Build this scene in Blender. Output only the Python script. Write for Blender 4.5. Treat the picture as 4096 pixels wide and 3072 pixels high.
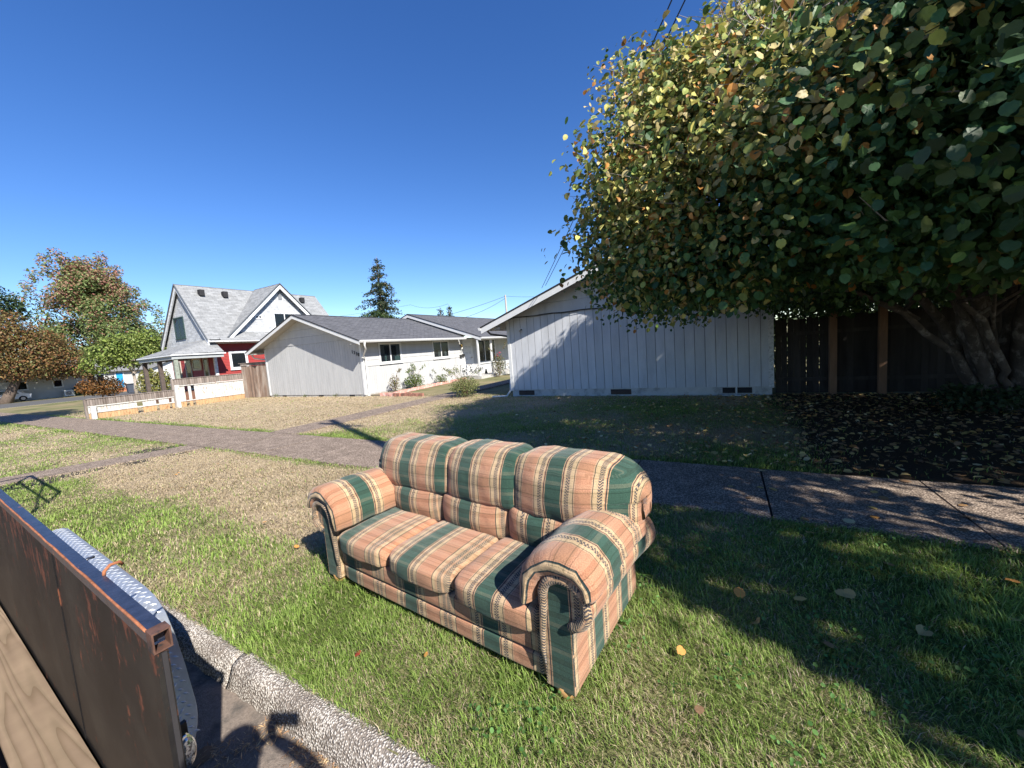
import bpy, bmesh, math, random
import numpy as np
from mathutils import Vector, Matrix, noise as mnoise
random.seed(7); rng = np.random.default_rng(7)
for o in list(bpy.data.objects): bpy.data.objects.remove(o)
SC = bpy.context.scene
COL = SC.collection
# ------------------------------------------------------------------ camera
cam = bpy.data.cameras.new('camera'); camo = bpy.data.objects.new('camera', cam); COL.objects.link(camo)
cam.sensor_width = 36; cam.lens = 13.524; cam.clip_start = 0.02; cam.clip_end = 3000
RM = Matrix(((0.87270054, 0.0195009, 0.48786625), (0.48248211, 0.1187658, -0.86781663), (-0.07486503, 0.99273078, 0.09423814)))
camo.matrix_world = Matrix.Translation((0, 0, 1.85)) @ RM.to_4x4()
SC.camera = camo
CAMP = np.array([0, 0, 1.85]); RN = np.array(RM)
# ------------------------------------------------------------------ world, sun
SUND = Vector((0.7166, -0.3187, 0.6204)).normalized()       # towards the sun
w = bpy.data.worlds.new('World'); SC.world = w; w.use_nodes = True
nt = w.node_tree; nt.nodes.clear()
sky = nt.nodes.new('ShaderNodeTexSky'); sky.sky_type = 'NISHITA'; sky.sun_disc = False
sky.sun_elevation = math.radians(38.3); sky.sun_rotation = math.atan2(SUND.x, SUND.y)
sky.air_density = 1.0; sky.dust_density = 0.0; sky.ozone_density = 4.5; sky.altitude = 60
bg = nt.nodes.new('ShaderNodeBackground'); bg.inputs[1].default_value = 0.093
wo = nt.nodes.new('ShaderNodeOutputWorld')
skh = nt.nodes.new('ShaderNodeHueSaturation'); skh.inputs['Saturation'].default_value = 1.22; skh.inputs['Hue'].default_value = .512; nt.links.new(sky.outputs[0], skh.inputs['Color']); nt.links.new(skh.outputs[0], bg.inputs[0]); nt.links.new(bg.outputs[0], wo.inputs[0])
sun = bpy.data.lights.new('sun', 'SUN'); sun.energy = 5.0; sun.angle = math.radians(0.53); sun.color = (1, 0.95, 0.87)
suno = bpy.data.objects.new('sun', sun); COL.objects.link(suno)
suno.rotation_euler = SUND.to_track_quat('Z', 'Y').to_euler()
SC.view_settings.view_transform = 'Standard'; SC.view_settings.look = 'None'
SC.view_settings.gamma = 1; SC.view_settings.exposure = 0.97; SC.view_settings.use_curve_mapping = False
SC.render.engine = 'CYCLES'

# ------------------------------------------------------------------ materials
MATS = {}
def newmat(name):
    m = bpy.data.materials.new(name); m.use_nodes = True
    n = m.node_tree.nodes; l = m.node_tree.links
    return m, n, l, n['Principled BSDF']
def col4(c): return (c[0], c[1], c[2], 1)
def ramp(n, stops, interp='LINEAR'):
    r = n.new('ShaderNodeValToRGB'); e = r.color_ramp.elements; r.color_ramp.interpolation = interp
    while len(e) < len(stops): e.new(0.5)
    for k, (p, c) in enumerate(stops):
        e[k].position = p; e[k].color = col4(c)
    return r
def M(name, c, rough=.7, var=.12, scale=6, c2=None, c2s=3, c2lo=.5, c2hi=.62, bump=0, bscale=40, metal=0, spec=.4, objvar=0, stretch=(1, 1, 1), detail=6):
    """plain procedural material: base colour, fine noise, optional second colour in patches, bump"""
    if name in MATS: return MATS[name]
    m, n, l, b = newmat(name)
    tc = n.new('ShaderNodeTexCoord'); mp = n.new('ShaderNodeMapping'); mp.inputs['Scale'].default_value = stretch
    l.new(tc.outputs['Object'], mp.inputs[0])
    no = n.new('ShaderNodeTexNoise'); no.inputs['Scale'].default_value = scale; no.inputs['Detail'].default_value = detail; no.inputs['Roughness'].default_value = .65
    l.new(mp.outputs[0], no.inputs['Vector'])
    lo = tuple(max(0, x * (1 - var * 1.6)) for x in c); hi = tuple(min(1, x * (1 + var * 1.6)) for x in c)
    r = ramp(n, [(.25, lo), (.75, hi)]); l.new(no.outputs['Fac'], r.inputs[0]); out = r.outputs[0]
    if c2 is not None:
        n2 = n.new('ShaderNodeTexNoise'); n2.inputs['Scale'].default_value = c2s; n2.inputs['Detail'].default_value = 8; n2.inputs['Roughness'].default_value = .7
        l.new(mp.outputs[0], n2.inputs['Vector'])
        r2 = ramp(n, [(c2lo, (0, 0, 0)), (c2hi, (1, 1, 1))]); l.new(n2.outputs['Fac'], r2.inputs[0])
        mx = n.new('ShaderNodeMix'); mx.data_type = 'RGBA'; l.new(r2.outputs[0], mx.inputs[0]); l.new(out, mx.inputs[6]); mx.inputs[7].default_value = col4(c2); out = mx.outputs[2]
    if objvar:
        oi = n.new('ShaderNodeObjectInfo'); mr = n.new('ShaderNodeMapRange'); mr.inputs[3].default_value = 1 - objvar; mr.inputs[4].default_value = 1 + objvar
        l.new(oi.outputs['Random'], mr.inputs[0]); hs = n.new('ShaderNodeHueSaturation'); l.new(mr.outputs[0], hs.inputs['Value']); l.new(out, hs.inputs['Color']); out = hs.outputs[0]
    l.new(out, b.inputs['Base Color']); b.inputs['Roughness'].default_value = rough; b.inputs['Metallic'].default_value = metal; b.inputs['Specular IOR Level'].default_value = spec
    if bump:
        nb = n.new('ShaderNodeTexNoise'); nb.inputs['Scale'].default_value = bscale; nb.inputs['Detail'].default_value = 4; l.new(mp.outputs[0], nb.inputs['Vector'])
        bu = n.new('ShaderNodeBump'); bu.inputs['Strength'].default_value = bump; bu.inputs['Distance'].default_value = .01
        l.new(nb.outputs['Fac'], bu.inputs['Height']); l.new(bu.outputs[0], b.inputs['Normal'])
    MATS[name] = m; return m
def foliage_mat(name, trans=.35, rough=.55, veins=False):
    if name in MATS: return MATS[name]
    m, n, l, b = newmat(name)
    at = n.new('ShaderNodeAttribute'); at.attribute_name = 'Col'
    tc = n.new('ShaderNodeTexCoord'); no = n.new('ShaderNodeTexNoise'); no.inputs['Scale'].default_value = 25; l.new(tc.outputs['Object'], no.inputs['Vector'])
    mr = n.new('ShaderNodeMapRange'); mr.inputs[3].default_value = .75; mr.inputs[4].default_value = 1.25; l.new(no.outputs['Fac'], mr.inputs[0])
    hs = n.new('ShaderNodeHueSaturation'); l.new(at.outputs['Color'], hs.inputs['Color']); l.new(mr.outputs[0], hs.inputs['Value'])
    l.new(hs.outputs[0], b.inputs['Base Color']); b.inputs['Roughness'].default_value = rough; b.inputs['Specular IOR Level'].default_value = .3
    tr = n.new('ShaderNodeBsdfTranslucent'); l.new(hs.outputs[0], tr.inputs[0])
    mx = n.new('ShaderNodeMixShader'); mx.inputs[0].default_value = trans
    l.new(b.outputs[0], mx.inputs[1]); l.new(tr.outputs[0], mx.inputs[2]); l.new(mx.outputs[0], n['Material Output'].inputs[0])
    MATS[name] = m; return m
def shingle_mat(name, c, cdark, bw, bh, bump=.5):
    if name in MATS: return MATS[name]
    m, n, l, b = newmat(name)
    uv = n.new('ShaderNodeUVMap'); br = n.new('ShaderNodeTexBrick')
    l.new(uv.outputs[0], br.inputs['Vector']); br.inputs['Scale'].default_value = 1
    br.inputs['Color1'].default_value = col4(c); br.inputs['Color2'].default_value = col4(tuple(x * .72 for x in c)); br.inputs['Mortar'].default_value = col4(cdark)
    br.inputs['Mortar Size'].default_value = .006; br.inputs['Mortar Smooth'].default_value = .3; br.inputs['Brick Width'].default_value = bw; br.inputs['Row Height'].default_value = bh
    no = n.new('ShaderNodeTexNoise'); no.inputs['Scale'].default_value = 3; no.inputs['Detail'].default_value = 8; l.new(uv.outputs[0], no.inputs['Vector'])
    mr = n.new('ShaderNodeMapRange'); mr.inputs[3].default_value = .72; mr.inputs[4].default_value = 1.3; l.new(no.outputs['Fac'], mr.inputs[0])
    hs = n.new('ShaderNodeHueSaturation'); l.new(br.outputs['Color'], hs.inputs['Color']); l.new(mr.outputs[0], hs.inputs['Value']); l.new(hs.outputs[0], b.inputs['Base Color'])
    b.inputs['Roughness'].default_value = .9; b.inputs['Specular IOR Level'].default_value = .2
    bu = n.new('ShaderNodeBump'); bu.inputs['Strength'].default_value = bump; bu.inputs['Distance'].default_value = .02; bu.invert = True
    l.new(br.outputs['Fac'], bu.inputs['Height']); l.new(bu.outputs[0], b.inputs['Normal'])
    MATS[name] = m; return m

# ------------------------------------------------------------------ mesh builder
class MB:
    def __init__(s): s.v = []; s.f = []; s.uv = []; s.hasuv = False
    def face(s, pts, uv=None):
        i = len(s.v); s.v += [tuple(p) for p in pts]; s.f.append(tuple(range(i, i + len(pts))))
        if uv: s.hasuv = True
        s.uv.append(uv or [(0, 0)] * len(pts)); return s
    def box(s, x0, x1, y0, y1, z0, z1):
        i = len(s.v)
        s.v += [(x0, y0, z0), (x1, y0, z0), (x1, y1, z0), (x0, y1, z0), (x0, y0, z1), (x1, y0, z1), (x1, y1, z1), (x0, y1, z1)]
        for q in ((0, 3, 2, 1), (4, 5, 6, 7), (0, 1, 5, 4), (1, 2, 6, 5), (2, 3, 7, 6), (3, 0, 4, 7)):
            s.f.append(tuple(i + k for k in q)); s.uv.append([(0, 0)] * 4)
        return s
    def fbox(s, F, u0, u1, v0, v1, n0, n1):
        o, u, v, n = F; i = len(s.v)
        for (a, b_, c) in ((u0, v0, n0), (u1, v0, n0), (u1, v1, n0), (u0, v1, n0), (u0, v0, n1), (u1, v0, n1), (u1, v1, n1), (u0, v1, n1)):
            s.v.append(tuple(o + u * a + v * b_ + n * c))
        for q in ((0, 3, 2, 1), (4, 5, 6, 7), (0, 1, 5, 4), (1, 2, 6, 5), (2, 3, 7, 6), (3, 0, 4, 7)):
            s.f.append(tuple(i + k for k in q)); s.uv.append([(0, 0)] * 4)
        return s
    def prism(s, poly, ax, a0, a1, uvs=False):
        """poly of 2d points extruded along axis ax ('x','y','z') from a0 to a1"""
        def P(p, a): return {'x': (a, p[0], p[1]), 'y': (p[0], a, p[1]), 'z': (p[0], p[1], a)}[ax]
        n = len(poly); i = len(s.v)
        s.v += [P(p, a0) for p in poly] + [P(p, a1) for p in poly]
        s.f.append(tuple(i + k for k in range(n))); s.uv.append([tuple(p) for p in poly])
        s.f.append(tuple(i + n + k for k in reversed(range(n)))); s.uv.append([tuple(p) for p in reversed(poly)])
        for k in range(n):
            k2 = (k + 1) % n; s.f.append((i + k, i + k2, i + n + k2, i + n + k)); s.uv.append([(0, 0)] * 4)
        if uvs: s.hasuv = True
        return s
    def slab(s, p0, p1, p2, p3, t):
        """top face p0 p1 p2 p3 (p0-p1 along the length); thickness t downwards along the normal; UV in metres"""
        P = [Vector(p) for p in (p0, p1, p2, p3)]
        nn = (P[1] - P[0]).cross(P[3] - P[0]).normalized()
        if nn.z < 0: nn = -nn
        L = (P[1] - P[0]).length; uu = (P[1] - P[0]).normalized()
        def U(p): d = p - P[0]; a = d.dot(uu); return (a, (d - uu * a).length)
        uvt = [U(p) for p in P]; s.face(P, uvt)
        B = [p - nn * t for p in P]; s.face([B[3], B[2], B[1], B[0]])
        for k in range(4): s.face([P[k], B[k], B[(k + 1) % 4], P[(k + 1) % 4]])
        s.hasuv = True
        return s
    def tube(s, pts, r, seg=8, caps=True, uvs=False, v0=0):
        pts = [Vector(p) for p in pts]; rr = r if isinstance(r, (list, tuple)) else [r] * len(pts)
        i0 = len(s.v); ref = Vector((0, 0, 1)); acc = v0; A = []
        for k, p in enumerate(pts):
            d = (pts[min(k + 1, len(pts) - 1)] - pts[max(k - 1, 0)]).normalized()
            if k == 0:
                if abs(d.z) > .9: ref = Vector((1, 0, 0))
                a = ref.cross(d).normalized()
            else:
                a = (a - d * a.dot(d)).normalized(); acc += (p - pts[k - 1]).length
            b_ = d.cross(a); A.append(acc)
            for j in range(seg):
                t = 2 * math.pi * j / seg; s.v.append(tuple(p + (a * math.cos(t) + b_ * math.sin(t)) * rr[k]))
        for k in range(len(pts) - 1):
            for j in range(seg):
                j2 = (j + 1) % seg
                s.f.append((i0 + k * seg + j, i0 + k * seg + j2, i0 + (k + 1) * seg + j2, i0 + (k + 1) * seg + j))
                c = 2 * math.pi * rr[k] / seg
                s.uv.append([(A[k], j * c), (A[k], (j + 1) * c), (A[k + 1], (j + 1) * c), (A[k + 1], j * c)])
        if caps:
            s.f.append(tuple(i0 + j for j in reversed(range(seg)))); s.uv.append([(A[0], 0)] * seg)
            e = i0 + (len(pts) - 1) * seg; s.f.append(tuple(e + j for j in range(seg))); s.uv.append([(A[-1], 0)] * seg)
        if uvs: s.hasuv = True
        return s
    def mesh(s, name, off=(0, 0, 0), smooth=False):
        me = bpy.data.meshes.new(name)
        me.from_pydata([(v[0] - off[0], v[1] - off[1], v[2] - off[2]) for v in s.v], [], s.f)
        if s.hasuv:
            ul = me.uv_layers.new(name='UVMap'); flat = [c for f in s.uv for p in f for c in p]
            ul.data.foreach_set('uv', flat)
        if smooth: me.polygons.foreach_set('use_smooth', [True] * len(me.polygons))
        me.update(); return me
def link(name, me, mat=None, parent=None, loc=(0, 0, 0)):
    o = bpy.data.objects.new(name, me); COL.objects.link(o)
    if mat and me is not None and not me.materials: me.materials.append(mat)
    o.location = loc
    if parent: o.parent = parent
    return o
def wpos(p):
    x, y, z = 0, 0, 0
    while p is not None:
        x += p.location.x; y += p.location.y; z += p.location.z; p = p.parent
    return (x, y, z)
def part(name, mb, mat, parent, smooth=False, label=None, stuff=False):
    """mesh authored in world coordinates, linked under parent"""
    o = link(name, mb.mesh(name, wpos(parent) if parent else (0, 0, 0), smooth), mat, parent)
    if label: o['label'] = label
    if stuff: o['kind'] = 'stuff'
    return o
def thing(name, label, cat, loc=(0, 0, 0), group=None):
    o = link(name, None, None, None, loc); o['label'] = label; o['category'] = cat
    if group: o['group'] = group
    return o
def struct(name, mb, mat, smooth=False):
    o = part(name, mb, mat, None, smooth); o['kind'] = 'structure'; return o
def npmesh(name, V, F, colors=None, smooth=False):
    """V (n,3) float, F (m,k) int; colors per vertex (n,3)"""
    me = bpy.data.meshes.new(name); n = len(V); m, k = F.shape
    me.vertices.add(n); me.vertices.foreach_set('co', np.ascontiguousarray(V, dtype=np.float32).ravel())
    me.loops.add(m * k); me.loops.foreach_set('vertex_index', np.ascontiguousarray(F, dtype=np.int32).ravel())
    me.polygons.add(m); me.polygons.foreach_set('loop_start', np.arange(0, m * k, k, dtype=np.int32))
    try: me.polygons.foreach_set('loop_total', np.full(m, k, dtype=np.int32))
    except Exception: pass
    if smooth: me.polygons.foreach_set('use_smooth', np.ones(m, dtype=bool))
    if colors is not None:
        a = me.color_attributes.new('Col', 'FLOAT_COLOR', 'POINT')
        c4 = np.ones((n, 4), dtype=np.float32); c4[:, :3] = colors; a.data.foreach_set('color', c4.ravel())
    me.update(calc_edges=True); me.validate(); return me
_lat = {}
def vnoise(x, y, s, seed):
    if seed not in _lat: _lat[seed] = np.random.default_rng(seed).random((256, 256))
    L = _lat[seed]; x = np.asarray(x) / s + 1000; y = np.asarray(y) / s + 1000
    xi = np.floor(x).astype(int); yi = np.floor(y).astype(int); fx = x - xi; fy = y - yi
    fx = fx * fx * (3 - 2 * fx); fy = fy * fy * (3 - 2 * fy)
    g = lambda a, b: L[(a) % 256, (b) % 256]
    return (g(xi, yi) * (1 - fx) + g(xi + 1, yi) * fx) * (1 - fy) + (g(xi, yi + 1) * (1 - fx) + g(xi + 1, yi + 1) * fx) * fy
def sstep(a, b, x): t = np.clip((x - a) / (b - a), 0, 1); return t * t * (3 - 2 * t)
V3 = Vector

# ================================================================== THE SETTING
SWN, SWF = 4.33, 5.88            # sidewalk edges
def dryness(x, y):
    n = .6 * vnoise(x, y, 1.3, 1) + .25 * vnoise(x, y, .45, 2) + .15 * vnoise(x, y, .16, 3)
    d = .30 - .07 * sstep(-3.5, -2.5, x) * (y < 4.4) + .10 * sstep(-3, -4.5, x)
    d += .95 * sstep(-2.4, -4.4, x) * sstep(1.9, 2.6, y) * (1 - sstep(4.0, 4.4, y)) * (1 - sstep(-9.8, -12.5, x) * .75)   # brown strip lawn
    d += .75 * sstep(5.9, 6.6, y) * sstep(-8.0, -9.5, x)
    d += .22 * sstep(5.9, 6.3, y) * (1 - sstep(-9, -7, x) * 0)
    d -= .08 * sstep(-4, -2, x) * (y < 4.3)
    d += .15 * sstep(-1.5, 1.0, x) * sstep(2.8, 2.2, y) * 0
    d -= .55 * sstep(.22, .02, np.abs(y - 6.0)) + .5 * sstep(.22, .0, np.abs(y - 4.2)) * (vnoise(x, y, .8, 5) > .4)
    return np.clip((n - .5) * 1.7 + d, 0, 1)
# lawn: fine sheet near, coarse sheet to the horizon
def lawn_sheet():
    xs = np.arange(-30, 8.01, .12); ys = np.concatenate([np.arange(1.10, 13.2, .12)])
    X, Y = np.meshgrid(xs, ys, indexing='ij')
    Z = -.002 - .02 * vnoise(X, Y, .35, 11) - .02 * vnoise(X, Y, 1.6, 12)
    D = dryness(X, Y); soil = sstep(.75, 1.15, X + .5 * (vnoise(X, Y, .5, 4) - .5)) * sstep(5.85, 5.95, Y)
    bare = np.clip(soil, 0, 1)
    nx, ny = X.shape; V = np.stack([X.ravel(), Y.ravel(), Z.ravel()], 1)
    I = np.arange(nx * ny).reshape(nx, ny)
    F = np.stack([I[:-1, :-1].ravel(), I[1:, :-1].ravel(), I[1:, 1:].ravel(), I[:-1, 1:].ravel()], 1)
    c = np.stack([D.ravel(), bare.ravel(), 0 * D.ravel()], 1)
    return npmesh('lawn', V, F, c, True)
def lawn_mat():
    m, n, l, b = newmat('lawn_mat')
    at = n.new('ShaderNodeAttribute'); at.attribute_name = 'Col'; sp = n.new('ShaderNodeSeparateColor'); l.new(at.outputs['Color'], sp.inputs[0])
    tc = n.new('ShaderNodeTexCoord')
    no = n.new('ShaderNodeTexNoise'); no.inputs['Scale'].default_value = 45; no.inputs['Detail'].default_value = 6; no.inputs['Roughness'].default_value = .75; l.new(tc.outputs['Object'], no.inputs['Vector'])
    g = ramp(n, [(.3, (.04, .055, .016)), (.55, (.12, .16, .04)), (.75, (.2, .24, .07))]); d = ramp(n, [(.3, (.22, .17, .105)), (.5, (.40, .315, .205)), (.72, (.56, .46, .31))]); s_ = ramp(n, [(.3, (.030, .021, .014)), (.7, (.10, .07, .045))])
    for r in (g, d, s_): l.new(no.outputs['Fac'], r.inputs[0])
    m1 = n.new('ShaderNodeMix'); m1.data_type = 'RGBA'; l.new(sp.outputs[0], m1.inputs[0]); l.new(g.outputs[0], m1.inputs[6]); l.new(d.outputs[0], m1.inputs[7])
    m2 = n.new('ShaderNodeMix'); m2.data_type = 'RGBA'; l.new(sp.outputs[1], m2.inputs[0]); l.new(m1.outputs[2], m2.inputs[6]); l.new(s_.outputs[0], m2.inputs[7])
    l.new(m2.outputs[2], b.inputs['Base Color']); b.inputs['Roughness'].default_value = 1; b.inputs['Specular IOR Level'].default_value = .1
    bu = n.new('ShaderNodeBump'); bu.inputs['Strength'].default_value = .8; bu.inputs['Distance'].default_value = .03; l.new(no.outputs['Fac'], bu.inputs['Height']); l.new(bu.outputs[0], b.inputs['Normal'])
    return m
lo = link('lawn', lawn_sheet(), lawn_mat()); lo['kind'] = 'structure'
gf = M('far_ground', (.13, .14, .06), 1, .3, .8, c2=(.26, .21, .12), c2s=.35, c2lo=.4, c2hi=.6, bump=.5, bscale=8, spec=.1)
mb = MB()
mb.face([(-900, 1.10, -.05), (-66.2, 1.10, -.05), (-66.2, 900, -.05), (-900, 900, -.05)])
mb.face([(-53.6, 1.10, -.05), (900, 1.10, -.05), (900, 900, -.05), (-53.6, 900, -.05)])
mb.face([(-900, -900, -.17), (900, -900, -.17), (900, -9.0, -.17), (-900, -9.0, -.17)])
struct('ground', mb, gf)
asphalt = M('asphalt', (.22, .18, .148), .95, .22, 60, c2=(.10, .09, .08), c2s=9, c2lo=.5, c2hi=.7, bump=.6, bscale=160, spec=.15)
struct('street', MB().face([(-900, -9, -.15), (900, -9, -.15), (900, 1.06, -.15), (-900, 1.06, -.15)]), asphalt)
struct('side_street', MB().face([(-66.2, 1.06, -.046), (-53.6, 1.06, -.046), (-53.6, 900, -.046), (-66.2, 900, -.046)]), M('asphalt_far', (.11, .108, .105), .95, .1, 4, spec=.15))
# aggregate concrete
def aggregate(name, stone, gap, vs, bump=.8, big=(.6, 1.2)):
    m, n, l, b = newmat(name); tc = n.new('ShaderNodeTexCoord')
    vo = n.new('ShaderNodeTexVoronoi'); vo.inputs['Scale'].default_value = vs; l.new(tc.outputs['Object'], vo.inputs['Vector'])
    no = n.new('ShaderNodeTexNoise'); no.inputs['Scale'].default_value = 4; no.inputs['Detail'].default_value = 8; l.new(tc.outputs['Object'], no.inputs['Vector'])
    ad = n.new('ShaderNodeMath'); ad.operation = 'ADD'; l.new(vo.outputs['Distance'], ad.inputs[0])
    m0 = n.new('ShaderNodeMath'); m0.operation = 'MULTIPLY_ADD'; m0.inputs[1].default_value = .55; m0.inputs[2].default_value = -.27; l.new(no.outputs['Fac'], m0.inputs[0]); l.new(m0.outputs[0], ad.inputs[1])
    r = ramp(n, [(.1, stone), (.38, tuple(x * .8 for x in stone)), (.55, gap)]); l.new(ad.outputs[0], r.inputs[0])
    sc = n.new('ShaderNodeSeparateColor'); l.new(vo.outputs['Color'], sc.inputs[0])
    mr = n.new('ShaderNodeMapRange'); mr.inputs[3].default_value = big[0]; mr.inputs[4].default_value = big[1]; l.new(sc.outputs[0], mr.inputs[0])
    hs = n.new('ShaderNodeHueSaturation'); l.new(r.outputs[0], hs.inputs['Color']); l.new(mr.outputs[0], hs.inputs['Value'])
    l.new(hs.outputs[0], b.inputs['Base Color']); b.inputs['Roughness'].default_value = .95; b.inputs['Specular IOR Level'].default_value = .15
    bu = n.new('ShaderNodeBump'); bu.invert = True; bu.inputs['Strength'].default_value = bump; bu.inputs['Distance'].default_value = .01; l.new(ad.outputs[0], bu.inputs['Height']); l.new(bu.outputs[0], b.inputs['Normal'])
    return m
walk_mat = aggregate('walk_aggregate', (.41, .325, .255), (.15, .115, .09), 60, .5, (.6, 1.4))
kerb_mat = aggregate('kerb_aggregate', (.66, .61, .55), (.24, .205, .175), 85, .9, (.68, 1.12))
joint = M('joint_soil', (.03, .026, .022), 1, .3, 30)
sw = struct('sidewalk', MB().box(-62, 30, SWN + .01, SWF - .01, -.06, -.008), joint)
k = 0; x = .36 - 1.52 * 40
while x < 24:
    x1 = x + 1.52; g_ = .014 if abs(x - .36) < .01 else .008
    dz = random.uniform(-.004, .006)
    t = MB(); nseg = 12
    xa, xb = x + g_, x1 - .008
    top = []; 
    # slab with slightly worn edges
    ya = [SWN + random.uniform(-.012, .012) for _ in range(nseg + 1)]; yb = [SWF + random.uniform(-.012, .012) for _ in range(nseg + 1)]
    poly = [(xa + (xb - xa) * i / nseg, ya[i]) for i in range(nseg + 1)] + [(xa + (xb - xa) * i / nseg, yb[i]) for i in reversed(range(nseg + 1))]
    t.prism(poly, 'z', -.05, .008 + dz)
    part('slab', t, walk_mat, sw); x = x1; k += 1
def path(name, x0, y0, x1, y1, wd, n):
    p = struct(name, MB().box(min(x0, x1) + .05 - wd / 2, max(x0, x1) - .05 + wd / 2, y0, y1, -.06, -.02), joint)
    for i in range(n):
        a, b_ = i / n, (i + 1) / n; ya, yb = y0 + (y1 - y0) * a + .006, y0 + (y1 - y0) * b_ - .006; xa, xb = x0 + (x1 - x0) * a, x0 + (x1 - x0) * b_
        poly = [(xa - wd / 2, ya), (xa + wd / 2, ya), (xb + wd / 2, yb), (xb - wd / 2, yb)]
        part('slab', MB().prism(poly, 'z', -.05, .004 + random.uniform(-.003, .004)), walk_mat, p)
path('garden_path', -10.6, 5.9, -10.65, 24.5, 1.15, 13)
path('kerb_path', -12.5, 1.2, -11.5, 4.32, .95, 3)
# kerb
ks = struct('kerb', MB().box(-80, 14, 1.06, 1.14, -.2, -.075), joint)
x = -2.80 - 3.05 * 22
while x < 12:
    L = 3.05; n = 60 if -9 < x < 3 else 6; prof = [(1.000, -.2), (1.008, -.145), (1.022, -.10), (1.036, -.06), (1.052, -.028), (1.078, -.010), (1.11, -.004), (1.14, -.003), (1.162, -.012), (1.17, -.08)]
    V = []; F = []; m = len(prof)
    for i in range(n + 1):
        xx = x + .006 + (L - .012) * i / n
        for j, (py, pz) in enumerate(prof):
            a = .017 * (mnoise.noise((xx * 6, py * 9, pz * 9 + 3)) + .6 * mnoise.noise((xx * 22, py * 30, pz * 30)))
            cut = .05 * max(0, mnoise.noise((xx * 2.3, 7.7, 0))) if j >= 6 else 0
            V.append((xx, py - a - cut, pz + a * .7))
    for i in range(n):
        for j in range(m - 1): F.append((i * m + j, i * m + j + 1, (i + 1) * m + j + 1, (i + 1) * m + j))
    F.append(tuple(range(m))[::-1]); F.append(tuple(n * m + j for j in range(m)))
    me = bpy.data.meshes.new('kerb_stone'); me.from_pydata(V, [], F); me.polygons.foreach_set('use_smooth', [True] * len(me.polygons)); me.update()
    link('kerb_stone', me, kerb_mat, ks); x += L

# ================================================================== LEAVES, TREES
LEAF_T = {}
def leaf_template(kind):
    if kind in LEAF_T: return LEAF_T[kind]
    if kind == 'round':      # broad round leaf, pointed tip, folded midrib, serrate edge, curling margin
        m = 18; a = np.linspace(0, 2 * np.pi, m + 1)[:-1]; r = .5 * (1 + .035 * np.where(np.arange(m) % 2, 1, -1)); ox = np.sin(a) * r * .98; oy = -np.cos(a) * r
        oy[m // 2] = .60; oy[0] = -.40; ix, iy = ox * .55, oy * .55
        zf_ = lambda X, Y: .20 * np.sqrt(X * X + .003) - .30 * X * X - .16 * (Y + .05) ** 2 + .02 * np.sin(Y * 22 + np.abs(X) * 16)
        V = np.concatenate([np.stack([ox, oy, zf_(ox, oy)], 1), np.stack([ix, iy, zf_(ix, iy)], 1), [[0, .03, .0]]])
        F = np.array([[i, (i + 1) % m, m + (i + 1) % m] for i in range(m)] + [[i, m + (i + 1) % m, m + i] for i in range(m)] + [[m + i, m + (i + 1) % m, 2 * m] for i in range(m)])
    elif kind == 'mid':
        a = np.linspace(0, 2 * np.pi, 9)[:-1]; ox = np.sin(a) * .49; oy = -np.cos(a) * .5; oy[4] = .58
        V = np.concatenate([np.stack([ox, oy, .2 * np.abs(ox) - .1 * oy * oy], 1), [[0, 0, 0]]]); F = np.array([[i, (i + 1) % 8, 8] for i in range(8)])
    elif kind == 'hex':
        a = np.linspace(0, 2 * np.pi, 7)[:-1]; ox = np.sin(a) * .48; oy = -np.cos(a) * .52
        V = np.stack([ox, oy, .2 * np.abs(ox)], 1); F = np.array([[0, 1, 2], [0, 2, 3], [0, 3, 4], [0, 4, 5]])
    else:                    # small quad leaf
        V = np.array([[0, -.5, 0], [.34, 0, .1], [0, .5, 0], [-.34, 0, .1]]); F = np.array([[0, 1, 2], [0, 2, 3]])
    V[:, 1] += .5
    LEAF_T[kind] = (V, F); return LEAF_T[kind]
def rot_frames(nrm, droop, g):
    """frames with leaf plane normal ~ nrm and the leaf's length axis pointing along 'droop'"""
    n = nrm / np.linalg.norm(nrm, axis=1, keepdims=True)
    y = droop - n * np.sum(droop * n, axis=1, keepdims=True); y /= (np.linalg.norm(y, axis=1, keepdims=True) + 1e-9)
    x = np.cross(y, n); return x, y, n
def leaves_mesh(name, P, nrm, droop, size, colors, kind):
    V0, F0 = leaf_template(kind); k = len(V0); n = len(P)
    x, y, z = rot_frames(nrm, droop, None)
    zc = rng.uniform(.2, 2.4, n)[:, None, None]; xc_ = rng.uniform(.72, 1.05, n)[:, None, None]
    V = P[:, None, :] + size[:, None, None] * (V0[None, :, 0:1] * xc_ * x[:, None, :] + V0[None, :, 1:2] * y[:, None, :] + V0[None, :, 2:3] * zc * z[:, None, :])
    F = (F0[None] + (np.arange(n) * k)[:, None, None]).reshape(-1, 3)
    C = np.repeat(colors, k, axis=0)
    return npmesh(name, V.reshape(-1, 3), F, C)
def palette(n, cols, wts, jit=.18):
    cols = np.array(cols); i = rng.choice(len(cols), n, p=np.array(wts) / sum(wts))
    return cols[i] * (1 + jit * rng.standard_normal((n, 1))).clip(.5, 1.6)
def blob_points(blobs, n, thick=.35, inner=.15):
    """points in the outer shell of a union of ellipsoids; blobs rows cx cy cz rx ry rz"""
    B = np.array(blobs, float); area = (B[:, 3] * B[:, 4] + B[:, 4] * B[:, 5] + B[:, 3] * B[:, 5]); i = rng.choice(len(B), n, p=area / area.sum())
    d = rng.standard_normal((n, 3)); d /= np.linalg.norm(d, axis=1, keepdims=True)
    r = 1 - thick * rng.random(n) ** 1.5; ii = rng.random(n) < inner; r[ii] = rng.random(ii.sum()) ** .33
    P = B[i, :3] + d * B[i, 3:] * r[:, None]
    return P, d, i
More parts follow.
